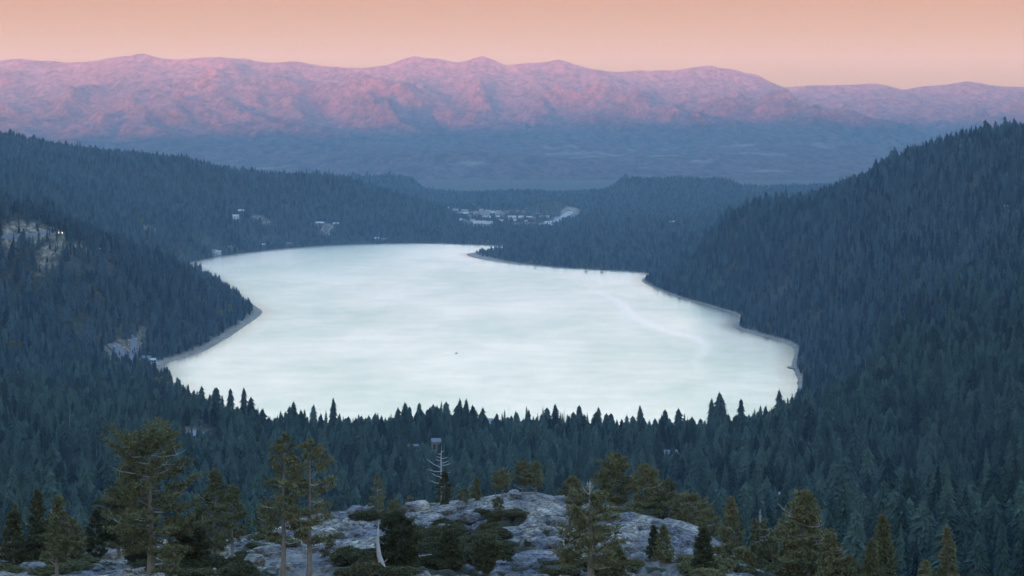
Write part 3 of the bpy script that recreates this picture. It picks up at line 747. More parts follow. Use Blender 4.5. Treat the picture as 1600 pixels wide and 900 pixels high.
# ------------------------------------------------------------------ boulders and slabs
LM = [(88, 850, 'pine with the clear trunk'), (22, 850, 'dark spreading juniper'), (186, 830, 'rounded juniper'), (235, 860, 'gnarled flat-topped pine'), (300, 850, 'dark juniper by the gnarled pine'), (335, 850, 'left slim pine'), (362, 850, 'right slim pine'),
      (442, 870, 'left twin pine'), (482, 870, 'right twin pine'), (515, 856, 'scraggy sapling'), (555, 803, 'pale end boulder'), (590, 805, 'small sparse pine'), (600, 870, 'leaning white snag'), (622, 860, 'big dark juniper'), (651, 796, 'rounded boulder'), (692, 786, 'white-topped snag'),
      (701, 862, 'dark juniper in the bowl'), (744, 781, 'little cone-shaped pine'), (760, 880, 'round dark juniper'), (779, 806, 'tiny round pine'), (817, 772, 'three small pines'), (876, 782, 'skyline stone'), (868, 855, 'lone boulder'), (922, 880, 'dead-topped pine'), (922, 820, 'dead-topped pine\'s crown'),
      (963, 800, 'round-headed pine'), (1010, 815, 'wide ragged pine'), (1030, 870, 'pair of little firs'), (1078, 835, 'broad bushy pine'), (1098, 890, 'dense dark fir'), (1144, 890, 'slim pointed pine'), (1186, 890, 'twisted pine'), (1258, 890, 'broad olive pine')]
def near_lm(a, b):
    q = min(LM, key=lambda m: (m[0] - a) ** 2 + 2 * (m[1] - b) ** 2); dx, dy = a - q[0], b - q[1]
    s = ('right of' if dx > 0 else 'left of') if abs(dx) > abs(dy) else ('below' if dy > 0 else 'above')
    d = math.hypot(dx, dy)
    return ('close by and ' if d < 9 else 'a step ' if d < 18 else 'a few steps ' if d < 30 else 'well ' if d < 48 else 'far ') + s + ' the ' + q[2]
def rock_mesh(seed, fx_=1, fy_=1, fz_=.7, facet=.35):
    r = np.random.default_rng(seed); n = 9
    V = []; T = []
    for ax in range(3):
        for sg in (-1, 1):
            b = len(V); g = np.linspace(-1, 1, n)
            for i in range(n):
                for j in range(n):
                    p = [0, 0, 0]; p[ax] = sg; p[(ax + 1) % 3] = g[i]; p[(ax + 2) % 3] = g[j] * sg; V.append(p)
            for i in range(n - 1):
                for j in range(n - 1):
                    a = b + i * n + j; T.append((a, a + n, a + n + 1, a + 1))
    V = np.array(V, float); V = V / (np.linalg.norm(V, axis=1)[:, None] ** .72)
    for _ in range(9):                                  # cut flat faces
        d = r.normal(size=3); d /= np.linalg.norm(d); h_ = r.uniform(.62, .95)
        s = V @ d; V = V - np.clip(s - h_, 0, None)[:, None] * d
    V *= 1 + .12 * fbm(V[:, 0] * 1.7 + V[:, 2] * 1.3 + seed, V[:, 1] * 1.7 - V[:, 2], 300 + seed, 4)[:, None]
    return mesh_np('boulder', V * [fx_, fy_, fz_], T, (M['granite'],))
RM = [rock_mesh(s) for s in (1, 2, 3)]; SM = [rock_mesh(s, 1, .5, .20) for s in (4, 5, 9, 10)]
BO = [(651, 796, 1.5, 0, 'rounded blue-grey boulder balanced on the left shoulder of the granite dome'),
      (555, 803, 1.3, 1, 'pale boulder at the left end of the dome beside the small pine'),
      (576, 797, .9, 2, 'small pale stone right of the boulder at the dome\'s left end'),
      (700, 800, .9, 1, 'grey stone below the white-topped snag'),
      (752, 800, .8, 2, 'grey stone lying on the upper dome near the scrub strip'),
      (806, 778, 1.1, 0, 'knob of granite crowning the dome below the three small pines'),
      (876, 782, .8, 1, 'light stone on the skyline right of the three small pines'),
      (697, 826, 1.0, 2, 'light boulder half sunk in the dark scrub bowl'),
      (733, 812, 1.2, 0, 'angular granite block at the upper edge of the scrub bowl'),
      (1043, 876, .9, 1, 'round stone right of the pair of little firs'),
      (868, 855, .9, 2, 'boulder left of the gnarled dead-topped pine'),
      (418, 868, 1.5, 0, 'dark blue boulder between the slim pines and the first twin pine'),
      (395, 882, 1.2, 1, 'dark boulder at the lower left of the first twin pine'),
      (445, 890, .9, 2, 'small boulder at the foot of the first twin pine'),
      (52, 892, 1.3, 0, 'pale boulder at the bottom left corner'),
      (12, 860, 1.2, 1, 'pale rock at the left edge above the scrub'),
      (215, 880, 1.0, 2, 'grey rock left of the big gnarled pine trunk'),
      (175, 872, .8, 0, 'low grey stone on the sandy patch at left'),
      (1150, 893, 1.2, 2, 'grey boulder at the foot of the right-hand slim pine'),
      (1075, 850, 1.0, 0, 'block of granite on the right flank of the dome'),
      (820, 885, 1.4, 1, 'large bluish boulder at the bottom middle'),
      (963, 815, .9, 2, 'stone on the ridge right of the gnarled dead-topped pine'),
      (512, 838, 1.1, 0, 'broken block beside the right twin pine'),
      (540, 856, .9, 1, 'grey block on the slanting rock sheet'),
      (350, 868, 1.2, 2, 'dark rock between the slim pines'), (285, 872, 1.0, 1, 'rock right of the big gnarled pine trunk')]
for i, (a, b, s, k, lab) in enumerate(BO):
    x, y, z_ = fgD(a, b); o = link('boulder', RM[k]); o.location = (x, y, z_ + .12 * s); o.scale = (s, s * .9, s * random.uniform(.7, 1)); o.rotation_euler = (random.uniform(-.2, .2), random.uniform(-.2, .2), random.random() * 6)
    tag(o, lab, 'boulder', 'boulders on the outcrop')
SL = [(1060, 822, 4.2, -.55, 'long pale slab topping the right flank of the dome'), (1030, 840, 3.6, -.5, 'slab below the pale top slab on the right flank'), (1000, 812, 3.4, -.45, 'slab on the ridge behind the pair of little firs'),
      (975, 838, 3.0, -.5, 'slab left of the pair of little firs'), (660, 812, 3.4, .45, 'slanting slab left of the scrub bowl'), (600, 835, 4.0, .5, 'long slanting slab above the leaning dead snag'),
      (560, 852, 3.2, .5, 'slanting slab between the right twin pine and the leaning snag'), (780, 795, 2.8, .1, 'flat slab across the top of the dome'), (850, 800, 3.0, -.2, 'broad slab right of the dome top'),
      (840, 868, 3.4, .15, 'tilted slab at the lower middle of the rock'), (800, 830, 2.8, 0, 'pale ledge above the scrub bowl'), (440, 848, 3.2, .3, 'ledge behind the first twin pine'), (1095, 868, 3, -.6, 'lowest slab on the right flank of the dome')]
for i, (a, b, s, rz, lab) in enumerate(SL):
    x, y, z_ = fgD(a, b); o = link('granite_slab', SM[i % 4]); o.location = (x, y, z_ - .07 * s); o.scale = (s * .72, s * .8, s * .75); o.rotation_euler = (random.uniform(.05, .2), -rz * .35, rz * .5 + random.uniform(-.3, .3))
    tag(o, lab, 'rock slab', 'slabs on the outcrop')
PM = [rock_mesh(s, 1, 1, .6) for s in (7, 8)]
for i in range(70):
    a = random.uniform(5, 1180); b = random.uniform(np.interp(a, SKY_FG[:, 0], SKY_FG[:, 1]) + 8, 897)
    x, y, z_ = fgD(a, b); s = random.uniform(.14, .42); o = link('stone', PM[i % 2]); o.location = (x, y, z_ + .05); o.scale = (s, s * random.uniform(.7, 1.2), s * .8); o.rotation_euler = (0, 0, random.random() * 6)
    tag(o, '%s loose granite stone %s' % ('small' if s > .28 else 'tiny', near_lm(a, b)), 'stone', 'loose stones on the outcrop')

# ------------------------------------------------------------------ pines of the outcrop
def tufts(P, Dv, r, size, k=7, wid=.20):
    """needle tufts: k narrow triangles fanned round each direction"""
    n = len(P); P = np.repeat(P, k, 0); Dv = np.repeat(Dv, k, 0)
    d = Dv + r.normal(size=(n * k, 3)) * .75; d[:, 2] += .15
    d /= np.linalg.norm(d, axis=1)[:, None]
    s = size * r.uniform(.6, 1.2, (n * k, 1))
    side = np.cross(d, r.normal(size=(n * k, 3))); side /= np.linalg.norm(side, axis=1)[:, None] + 1e-9
    tip = P + d * s; mid = P + d * s * .55
    a = mid + side * s * wid; b = mid - side * s * wid
    V = np.stack([P, a, tip, b], 1).reshape(-1, 3)
    i = np.arange(n * k) * 4
    return V, np.stack([i, i + 1, i + 2, i + 3], 1)
PROF = {'cone': lambda f: (1 - f) ** .85 * min(1, .45 + f * 4) + .05, 'column': lambda f: min(1, .5 + 2.5 * f) * (1 - f ** 3) ** .8 * (.8 + .2 * (1 - f)) + .05,
        'round': lambda f: max(.12, math.sin(math.pi * min(1, max(0, .12 + .82 * f)))) , 'flat': lambda f: .75 + .25 * math.sin(f * 5) if f < .78 else 1.0 * (1.25 - f) * 2 + .05,
        'wide': lambda f: (1 - f) ** .55 * min(1, .6 + f * 3)}
def pine(t, seed, h, w_, prof='cone', clear=.1, nl=46, dead=0.0, deadlimbs=3, needle='needles_pine', bk='bark_pine', droop=.12, tuft=.34, lean=0.0, subs=5, gap=.0, tr=.020, topdead=0, lb=None):
    r = np.random.default_rng(seed); hw = w_ / 2
    zs = np.linspace(0, 1, 9)
    wob = np.cumsum(r.normal(size=(9, 2)) * h * .006, 0)
    P = np.stack([wob[:, 0] + lean * h * zs ** 1.3, wob[:, 1], zs * h], 1); P[0, 2] = -.5
    rad = h * tr * (1 - zs * .93) * (1 + .35 * (zs < .05)) + .012
    mb = MB(); mb.tube(P, rad, 8)
    if dead > 0:
        lower = MB(); k = max(2, int(8 * (1 - dead)) + 1); lower.tube(P[:k], rad[:k] * 1.0, 8); link('trunk', lower.mesh('trunk', M[bk]), t)
        up = MB(); up.tube(P[k - 1:], rad[k - 1:] * 1.0, 7); link('dead_top', up.mesh('dead_top', M['wood_dead']), t)
    else: link('trunk', mb.mesh('trunk', M[bk]), t)
    lb_ = MB(); TP = []; TD = []
    f0 = PROF[prof]
    at = lambda z: np.array([np.interp(z, P[:, 2], P[:, 0]), np.interp(z, P[:, 2], P[:, 1]), z])
    for i in range(nl):
        f = (i + r.uniform(0, .9)) / nl
        z = h * (clear + (1 - clear) * f * .98)
        if gap and r.random() < gap: continue
        az = i * 2.399 + r.uniform(-.5, .5); L = hw * f0(f) * r.uniform(.62, 1.12)
        L = max(L, .12)
        el = (-.35 + .95 * f) + r.uniform(-.18, .18) - droop
        isdead = dead and z > h * (1 - dead * .72)
        if isdead: L *= .75; el = max(el, .35) + r.uniform(-.2, .3)
        dr = np.array([math.cos(az) * math.cos(el), math.sin(az) * math.cos(el), math.sin(el)])
        b0 = at(z); pts = []
        side = np.cross(dr, [0, 0, 1]); crook = np.cumsum(r.normal(size=5)) * .06 * L
        for q in range(5):
            s = q / 4; pts.append(b0 + dr * L * s + np.array([0, 0, 1]) * L * (.28 * s * s - .10 * s) + side * crook[q] * (q > 0))
        pts = np.array(pts); r0 = max(.016, .010 * L + .022 * h / 12 * (1 - f))
        rr = r0 * np.array([1, .8, .6, .4, .18]); pts[:, 2] += np.cumsum(r.normal(size=5)) * .035 * L; pts[0] = b0
        if isdead:
            d_ = MB(); d_.tube(pts, rr * 1.5, 5)
            for _ in range(4):
                s = r.uniform(.3, .95); c0 = np.array([np.interp(s, np.linspace(0, 1, 5), pts[:, j]) for j in range(3)])
                dd = dr * .5 + r.normal(size=3) * .5 + [0, 0, .35]; d_.tube([c0, c0 + dd * L * .22, c0 + dd * L * .38 + [0, 0, .08 * L]], [r0 * .7, r0 * .45, r0 * .15], 4)
            link('dead_limb', d_.mesh('dead_limb', M['wood_dead']), t); continue
        lb_.tube(pts, rr, 5)
        ns = max(2, int(subs * (.5 + L / (hw + .01))))
        for q in range(ns):
            s = .28 + .72 * (q + r.random()) / ns; c0 = np.array([np.interp(s, np.linspace(0, 1, 5), pts[:, j]) for j in range(3)])
            sl = L * .30 * r.uniform(.5, 1.2) * (1.15 - .5 * s) + .08
            sg = 1 if q % 2 else -1
            dd = dr * .55 + side * sg * r.uniform(.3, 1.0) + np.array([0, 0, r.uniform(-.05, .45)]); dd /= np.linalg.norm(dd)
            e = c0 + dd * sl
            nt_ = max(2, int(sl / .17))
            for u_ in np.linspace(.25, 1, nt_):
                TP.append(c0 + (e - c0) * u_ + r.normal(size=3) * .05); TD.append(dd * .7 + [0, 0, .35])
        TP.append(pts[-1]); TD.append(dr + [0, 0, .3])
    for q in range(6): TP.append(at(h * (1 - .012 * q))); TD.append(np.array([0, 0, 1.]))
    if dead: TP = [p for p in TP if p[2] < h * (1 - dead * .4)] ; TD = TD[:len(TP)]
    if lb_.V: link('branches', lb_.mesh('branches', M[lb or bk]), t)
    V, T = tufts(np.array(TP), np.array(TD), r, tuft * .92, 10, .14)
    link('crown', mesh_np('crown', V, T, (M[needle],)), t)
    for q in range(deadlimbs + topdead):
        z = h * (r.uniform(max(clear * .6, .1), .75) if q < deadlimbs else r.uniform(.72, .98)); az = r.choice([0, math.pi]) + r.uniform(-.6, .6) - .3; L = hw * r.uniform(.45, .9); el = r.uniform(-.1, .3)
        dr = np.array([math.cos(az) * math.cos(el), math.sin(az) * math.cos(el) - .4, math.sin(el)]); b0 = at(z)
        d_ = MB(); pts = [b0, b0 + dr * L * .4 + [0, 0, -.05], b0 + dr * L * .75 + [0, 0, .06 * L], b0 + dr * L + [0, 0, .22 * L]]
        d_.tube(pts, [.045, .034, .022, .008], 5)
        for _ in range(3):
            c0 = pts[2] + r.normal(size=3) * .03; d_.tube([c0, c0 + r.normal(size=3) * .18 * L + [0, 0, .15 * L]], [.015, .004], 4)
        link('dead_limb', d_.mesh('dead_limb', M['wood_dead']), t)

def plant(px, base, top, D=None):
    """foot of a tree on the outcrop and its height, from where it stands"""
    if D is None: x, y, z_ = fgD(px, base)
    else: x = (px - 800) / F * D; y = D; z_ = float(fg_z(x, D))
    return x, y, z_, (CAM_Z - (top - 200) / F * y) - z_, y / F
TREES = [
 # px, base, top, width px, D, category extras
 (235, 893, 690, 155, None, dict(prof='flat', clear=.16, nl=72, gap=.12, deadlimbs=4, topdead=9, subs=9, tuft=.38, droop=-.02, tr=.026, lb='wood_grey'), 'pine_tree', 'big gnarled pine with flat broken crown and bleached top limbs, left of the slim pines'),
 (186, 872, 772, 84, None, dict(prof='round', clear=.28, nl=44, needle='needles_dark', subs=8, tuft=.42, deadlimbs=2, tr=.03), 'juniper_tree', 'dark rounded juniper with bare pale trunk left of the big gnarled pine'),
 (262, 905, 856, 44, None, dict(prof='wide', clear=.15, nl=20, deadlimbs=4, tuft=.30), 'pine_sapling', 'scraggy sapling with forked grey stems in front of the big gnarled pine'),
 (335, 871, 733, 70, None, dict(prof='cone', clear=.12, nl=58, subs=7, deadlimbs=1, tuft=.36), 'pine_tree', 'pointed olive pine, left one of the slim pines'),
 (362, 878, 762, 44, None, dict(prof='column', clear=.30, nl=34, subs=5, deadlimbs=1, bk='wood_grey'), 'pine_tree', 'thin pale-stemmed pine, right one of the slim pines'),
 (308, 868, 800, 40, None, dict(prof='cone', clear=.05, nl=34, needle='needles_dark'), 'pine_tree', 'small dark pine between the big gnarled pine and the slim pines'),
 (442, 905, 678, 80, None, dict(prof='column', clear=.30, nl=50, subs=6, gap=.26, deadlimbs=5, tr=.018, bk='bark_pine', tuft=.36, lb='wood_grey'), 'pine_tree', 'tall sparse pine with a pale trunk, left one of the twin tall pines'),
 (482, 912, 694, 98, None, dict(prof='round', clear=.28, nl=58, subs=7, gap=.18, deadlimbs=7, tr=.022, tuft=.38, lb='wood_grey'), 'pine_tree', 'tall round-topped pine with thick brown trunk, right one of the twin tall pines'),
 (415, 845, 795, 40, None, dict(prof='round', clear=.2, nl=24), 'pine_tree', 'small round pine standing behind the left twin pine'),
 (590, 808, 746, 27, None, dict(prof='column', clear=.2, nl=26, deadlimbs=2, gap=.15, tuft=.26), 'pine_tree', 'small sparse pine at the left end of the dome skyline'),
 (694, 788, 738, 32, None, dict(prof='cone', clear=.06, nl=36, needle='needles_dark', tuft=.30, deadlimbs=0), 'pine_tree', 'small green pine growing against the white-topped snag'),
 (744, 781, 749, 21, None, dict(prof='cone', clear=.05, nl=24, tuft=.26, deadlimbs=0), 'pine_tree', 'little cone-shaped pine on the skyline right of the snag'),
 (725, 785, 766, 20, None, dict(prof='round', clear=.05, nl=14, tuft=.22, deadlimbs=0), 'pine_bush', 'low pine bush on the skyline right of the snag'),
 (785, 776, 736, 28, None, dict(prof='round', clear=.34, nl=26, tuft=.30, deadlimbs=1), 'pine_tree', 'leftmost of the three small pines on top of the dome'),
 (817, 772, 723, 30, None, dict(prof='round', clear=.30, nl=32, tuft=.30, deadlimbs=1), 'pine_tree', 'middle of the three small pines on top of the dome'),
 (838, 772, 722, 24, None, dict(prof='column', clear=.25, nl=28, tuft=.28, deadlimbs=2), 'pine_tree', 'rightmost and most pointed of the three small pines on top of the dome'),
 (774, 777, 746, 12, None, dict(prof='column', clear=.4, nl=12, tuft=.2, deadlimbs=1, bk='wood_grey'), 'pine_sapling', 'bare spindly sapling at the left foot of the three small pines'),
 (779, 808, 779, 16, None, dict(prof='round', clear=.35, nl=16, tuft=.24, deadlimbs=0), 'pine_sapling', 'tiny round pine growing on the rock face below the three small pines'),
 (962, 800, 713, 62, 236, dict(prof='round', clear=.12, nl=50, subs=8, tuft=.42, deadlimbs=2), 'pine_tree', 'round-headed pine behind the right side of the dome'),
 (1010, 815, 728, 74, 233, dict(prof='wide', clear=.08, nl=54, subs=8, tuft=.40, deadlimbs=3), 'pine_tree', 'wide ragged pine right of the round-headed pine'),
 (1045, 815, 752, 50, 231, dict(prof='wide', clear=.08, nl=36, subs=7, tuft=.38, deadlimbs=2), 'pine_tree', 'leaning bushy pine at the right of the wide ragged pine'),
 (895, 795, 748, 50, 235, dict(prof='wide', clear=.1, nl=32, subs=7, tuft=.36, deadlimbs=2), 'pine_tree', 'low spreading pine on the skyline behind the gnarled dead-topped pine'),
 (1078, 835, 776, 62, 222, dict(prof='round', clear=.04, nl=38, subs=8, tuft=.38, deadlimbs=3), 'pine_tree', 'broad bushy pine on the right skyline of the dome'),
 (1105, 848, 800, 40, 214, dict(prof='round', clear=.04, nl=28, subs=6, tuft=.36, deadlimbs=1), 'pine_tree', 'low bushy pine at the end of the right skyline'),
 (922, 908, 752, 122, None, dict(prof='wide', clear=.20, nl=66, dead=.22, lb='wood_grey', subs=7, tuft=.40, deadlimbs=7, droop=.0, tr=.034), 'pine_tree', 'gnarled pine with thick trunk and bleached dead top in front of the dome'),
 (1021, 876, 824, 26, None, dict(prof='cone', clear=.05, nl=34, tuft=.28, deadlimbs=0, needle='needles_dark'), 'fir_tree', 'left one of the pair of little firs on the right flank'),
 (1038, 878, 823, 30, None, dict(prof='cone', clear=.05, nl=34, tuft=.30, deadlimbs=1), 'fir_tree', 'right one of the pair of little firs, with a pale stem'),
 (1098, 897, 828, 44, None, dict(prof='cone', clear=.02, nl=56, subs=7, tuft=.32, needle='needles_dark', deadlimbs=0), 'fir_tree', 'dense dark fir at the right foot of the rock'),
 (1144, 903, 779, 50, 186, dict(prof='cone', clear=.10, nl=54, subs=6, tuft=.34, deadlimbs=2, gap=.1), 'pine_tree', 'slim pointed pine right of the dense dark fir'),
 (1186, 905, 796, 52, 185, dict(prof='wide', clear=.15, nl=40, dead=.30, tuft=.36, deadlimbs=6, subs=6, tr=.028), 'pine_tree', 'twisted pine with many white dead branches left of the broad lower right pine'),
 (1258, 930, 770, 118, 178, dict(prof='wide', clear=.03, nl=88, subs=9, tuft=.40, deadlimbs=9, droop=.1), 'pine_tree', 'broad olive pine with pale stem and tangled bare branches at lower right'),
 (1298, 935, 838, 60, 172, dict(prof='wide', clear=.03, nl=44, subs=8, tuft=.38, deadlimbs=5), 'pine_tree', 'lower pine with a pale stem at the right side of the broad pine'),
 (1380, 950, 808, 68, 178, dict(prof='cone', clear=.02, nl=78, subs=8, tuft=.36, deadlimbs=1), 'pine_tree', 'pointed olive pine at lower right, left one of two'),
 (1362, 950, 846, 46, 172, dict(prof='cone', clear=.02, nl=46, subs=7, tuft=.34, deadlimbs=1), 'pine_tree', 'lower olive pine leaning against the left pointed pine'),
 (1474, 955, 824, 60, 178, dict(prof='cone', clear=.02, nl=74, subs=8, tuft=.36, deadlimbs=1), 'pine_tree', 'pointed olive pine at lower right, right one of two'),
 (1225, 905, 862, 60, 180, dict(prof='wide', clear=.03, nl=40, subs=7, tuft=.38, deadlimbs=3), 'pine_tree', 'low bushy pine at the left foot of the broad lower right pine'),
 (1160, 915, 860, 46, 178, dict(prof='wide', clear=.03, nl=34, subs=7, tuft=.34, deadlimbs=2), 'pine_bush', 'low pine bush at the foot of the slim pointed pine'),
 (88, 908, 778, 58, None, dict(prof='cone', clear=.28, nl=48, subs=6, tuft=.36, deadlimbs=3, tr=.022), 'pine_tree', 'pine with a clear pale trunk in front of the dark clump at far left'),
 (57, 880, 768, 46, None, dict(prof='cone', clear=.1, nl=44, subs=7, tuft=.36, deadlimbs=3, needle='needles_dark'), 'pine_tree', 'tallest pointed pine at the back of the dark clump at far left'),
 (22, 882, 800, 52, None, dict(prof='wide', clear=.04, nl=46, subs=8, tuft=.38, deadlimbs=1, needle='needles_dark'), 'juniper_tree', 'dark spreading juniper at the left edge'),
 (68, 885, 820, 56, None, dict(prof='round', clear=.05, nl=44, subs=8, tuft=.38, deadlimbs=2, needle='needles_dark'), 'juniper_tree', 'dark bushy juniper in the middle of the far left clump'),
 (112, 880, 812, 40, None, dict(prof='round', clear=.05, nl=34, subs=7, tuft=.34, deadlimbs=1), 'juniper_tree', 'bushy juniper at the right end of the far left clump'),
 (150, 872, 798, 36, None, dict(prof='wide', clear=.05, nl=32, subs=7, tuft=.34, deadlimbs=1, needle='needles_dark'), 'juniper_tree', 'low dark juniper left of the rounded juniper'),
 (300, 884, 812, 60, None, dict(prof='round', clear=.04, nl=44, subs=8, tuft=.38, needle='needles_dark', deadlimbs=1), 'juniper_tree', 'dark juniper filling the gap right of the big gnarled pine'),
 (218, 884, 800, 70, None, dict(prof='round', clear=.04, nl=54, subs=8, tuft=.38, needle='needles_dark', deadlimbs=1), 'juniper_tree', 'dark juniper under the lower limbs of the big gnarled pine'),
 (622, 888, 806, 66, None, dict(prof='round', clear=.02, nl=70, subs=10, tuft=.38, needle='needles_dark', deadlimbs=2), 'juniper_tree', 'big dark juniper right of the leaning white snag'),
 (701, 885, 832, 44, None, dict(prof='wide', clear=.02, nl=46, subs=8, tuft=.34, needle='needles_dark', deadlimbs=0), 'juniper_tree', 'dark juniper in the middle of the scrub bowl'),
 (760, 897, 846, 42, None, dict(prof='round', clear=.12, nl=44, subs=9, tuft=.32, needle='needles_dark', deadlimbs=0), 'juniper_tree', 'round dark juniper on a short trunk at the lower middle'),
 (515, 875, 838, 36, None, dict(prof='wide', clear=.15, nl=20, subs=5, tuft=.30, deadlimbs=3, gap=.2), 'pine_sapling', 'scraggy sapling right of the twin pines'),
 (958, 900, 856, 60, None, dict(prof='wide', clear=.05, nl=34, subs=7, tuft=.36, deadlimbs=4), 'pine_bush', 'spreading pine bush right of the gnarled dead-topped trunk'),
 (618, 812, 783, 24, None, dict(prof='round', clear=.1, nl=20, tuft=.28, deadlimbs=0), 'pine_bush', 'pine bush on the skyline right of the small sparse pine'),
 (640, 800, 778, 22, 226, dict(prof='wide', clear=.1, nl=18, tuft=.26, deadlimbs=1), 'pine_bush', 'pine bush on the skyline just left of the rounded boulder'),
 (1325, 925, 872, 52, 172, dict(prof='wide', clear=.03, nl=38, subs=7, tuft=.36, deadlimbs=2), 'pine_bush', 'low pine bush between the broad pine and the pointed pine'),
 (1122, 905, 858, 38, 184, dict(prof='cone', clear=.03, nl=38, subs=7, tuft=.32, deadlimbs=0), 'pine_tree', 'small pine between the dense dark fir and the slim pointed pine'),
 (1208, 900, 842, 34, 190, dict(prof='cone', clear=.05, nl=34, subs=6, tuft=.32, deadlimbs=2), 'pine_tree', 'small pointed pine between the twisted pine and the broad pine'),
 (1445, 955, 878, 50, 172, dict(prof='wide', clear=.03, nl=36, subs=7, tuft=.36, deadlimbs=1), 'pine_bush', 'low pine bush left of the right-hand pointed pine'),
 (24, 850, 790, 26, 205, dict(prof='cone', clear=.05, nl=28, tuft=.30, deadlimbs=0), 'pine_tree', 'small pointed pine behind the far left clump'),
]
for i, (a, b, tp, wpx, D, kw, nm, lab) in enumerate(TREES):
    x, y, z_, hh, mpp = plant(a, b, tp, D)
    t = thing(nm, lab, 'bush' if 'bush' in nm else 'sapling' if 'sapling' in nm else 'tree', (x, y, z_), 0, 'pines on the outcrop' if 'pine' in nm else None)
    pine(t, 500 + i, hh, wpx * mpp, **kw)

# dead snags on the outcrop
def dead_tree(lab, px, base, top, D, pts, rr, limbs, m='wood_dead'):
    x, y, z_, hh, mpp = plant(px, base, top, D)
    t = thing('dead_tree', lab, 'dead tree', (x, y, z_))
    P = np.array(pts, float) * hh; P[0, 2] -= .3; mb = MB(); mb.tube(P, np.array(rr) * hh, 7); link('trunk', mb.mesh('trunk', M[m]), t)
    for (f, az, L, el) in limbs:
        b0 = np.array([np.interp(f * hh, P[:, 2], P[:, j]) for j in range(3)]); dr = np.array([math.cos(az) * math.cos(el), math.sin(az) * math.cos(el), math.sin(el)]) * L * hh
        d_ = MB(); d_.tube([b0, b0 + dr * .5 + [0, 0, -.03 * hh * L], b0 + dr + [0, 0, .06 * L * hh]], [.008 * hh, .0055 * hh, .002 * hh], 5)
        d_.tube([b0 + dr * .6, b0 + dr * .8 + [0, 0, .12 * hh * L]], [.004 * hh, .0015 * hh], 4)
        link('dead_limb', d_.mesh('dead_limb', M[m]), t)
dead_tree('bleached white dead treetop rising above the little green pine on the dome', 689, 786, 697, None, [(0, 0, 0), (.01, 0, .4), (0, 0, .75), (.01, 0, 1)], [.020, .018, .011, .002],
          [(.45, 3.0, .20, .3), (.55, 3.2, .26, .12), (.62, 3.0, .30, .45), (.66, .2, .18, .1), (.70, .1, .14, .2), (.74, 3.1, .10, .2), (.78, 0, .13, .15), (.80, 3.1, .09, .1), (.86, 3.1, .07, 0), (.9, .1, .05, .2), (.5, .1, .16, .2), (.34, 3.2, .22, .2)])
dead_tree('curved bleached dead trunk leaning left in front of the big dark juniper', 603, 897, 815, None, [(0, 0, 0), (-.06, 0, .12), (-.13, 0, .35), (-.16, 0, .6), (-.15, 0, .82), (-.14, 0, 1)], [.085, .06, .045, .033, .022, .005],
          [(.2, .3, .15, .5), (.08, -.2, .2, .2)])
dead_tree('short forked dead stump behind the far left clump', 80, 840, 796, 196, [(0, 0, 0), (.02, 0, .5), (0, 0, 1)], [.04, .03, .012], [(.4, 3.0, .4, .4), (.5, .2, .3, .6), (.62, 2.9, .25, .8)])
for lab, a, b, L, rz in [('bleached fallen log lying in the scrub bowl', 662, 855, 1.5, .5), ('fallen grey log at the lower edge of the scrub bowl', 656, 878, 2.2, -.1), ('white drift of dead wood under the big gnarled pine', 262, 822, .8, 0.0)]:
    x, y, z_ = fgD(a, b); mb = MB(); mb.tube([(-L / 2, 0, .35), (0, .1, .42), (L / 2, 0, .6)], [.11, .09, .04], 6); mb.tube([(0, .1, .42), (.3, -.2, .7)], [.05, .015], 5)
    if 'drift' in lab: continue
    o = link('fallen_log', mb.mesh('fallen_log', M['wood_dead'])); o.location = (x, y, z_); o.rotation_euler = (0, 0, rz); tag(o, lab, 'log')

# low scrub on the rock
def shrub_mesh(seed, needle, n=760):
    r = np.random.default_rng(seed); a = r.uniform(0, 6.283, n); q = np.sqrt(r.random(n)); hh = np.sqrt(np.clip(1 - q ** 2, 0, 1)) * (.45 + .9 * vn(np.cos(a) * q * 3.6 + seed, np.sin(a) * q * 3.6, seed)) * .42 * (q < .62 + .55 * vn(np.cos(a) * 1.6 + 9, np.sin(a) * 1.6, seed + 3)) + .02
    P = np.stack([np.cos(a) * q, np.sin(a) * q, hh * r.uniform(.7, 1.05, n)], 1); Dv = P * [.6, .6, 1] + [0, 0, .5]; Dv /= np.linalg.norm(Dv, axis=1)[:, None]
    V, T = tufts(P, Dv, r, .17, 5, .28); return mesh_np('foliage', V, T, (M[needle],))
SHM = [shrub_mesh(s, 'needles_shrub') for s in (1, 2, 3)]; SHD = [shrub_mesh(s, 'needles_pine') for s in (5, 6)]
st = MB()
for q in range(7):
    a = q * .9; st.tube([(0, 0, -.1), (math.cos(a) * .4, math.sin(a) * .4, .14), (math.cos(a) * .8, math.sin(a) * .8, .24)], [.03, .02, .006], 4)
stem_me = st.mesh('stems', M['bark_pine'])
def shrubs(lst, lab, grp, ms):
    for (a, b, s) in lst:
        x, y, z_ = fgD(a, b)
        t = thing('shrub', '%s %s %s' % ('wide' if s > 1.45 else 'small' if s < 1.1 else 'middling', lab, near_lm(a, b)), 'shrub', (x, y, z_ + .02), random.random() * 6, grp, (s, s * random.uniform(.8, 1.2), s * random.uniform(.45, .95)))
        link('foliage', random.choice(ms), t); link('stems', stem_me, t)
def scatter(n, x0, x1, y0, y1, s0, s1, test=lambda a, b: True):
    out = []
    while len(out) < n:
        a, b = random.uniform(x0, x1), random.uniform(y0, y1)
        if test(a, b): out.append((a, b, random.uniform(s0, s1)))
    return out
shrubs(scatter(72, 625, 800, 818, 885, .9, 1.8, lambda a, b: ((a - 712) / 88) ** 2 + ((b - 852) / 34) ** 2 < 1 and vn(a / 17, b / 9, 71) > .33), 'dark green scrub mat', 'scrub mats in the bowl', SHM)
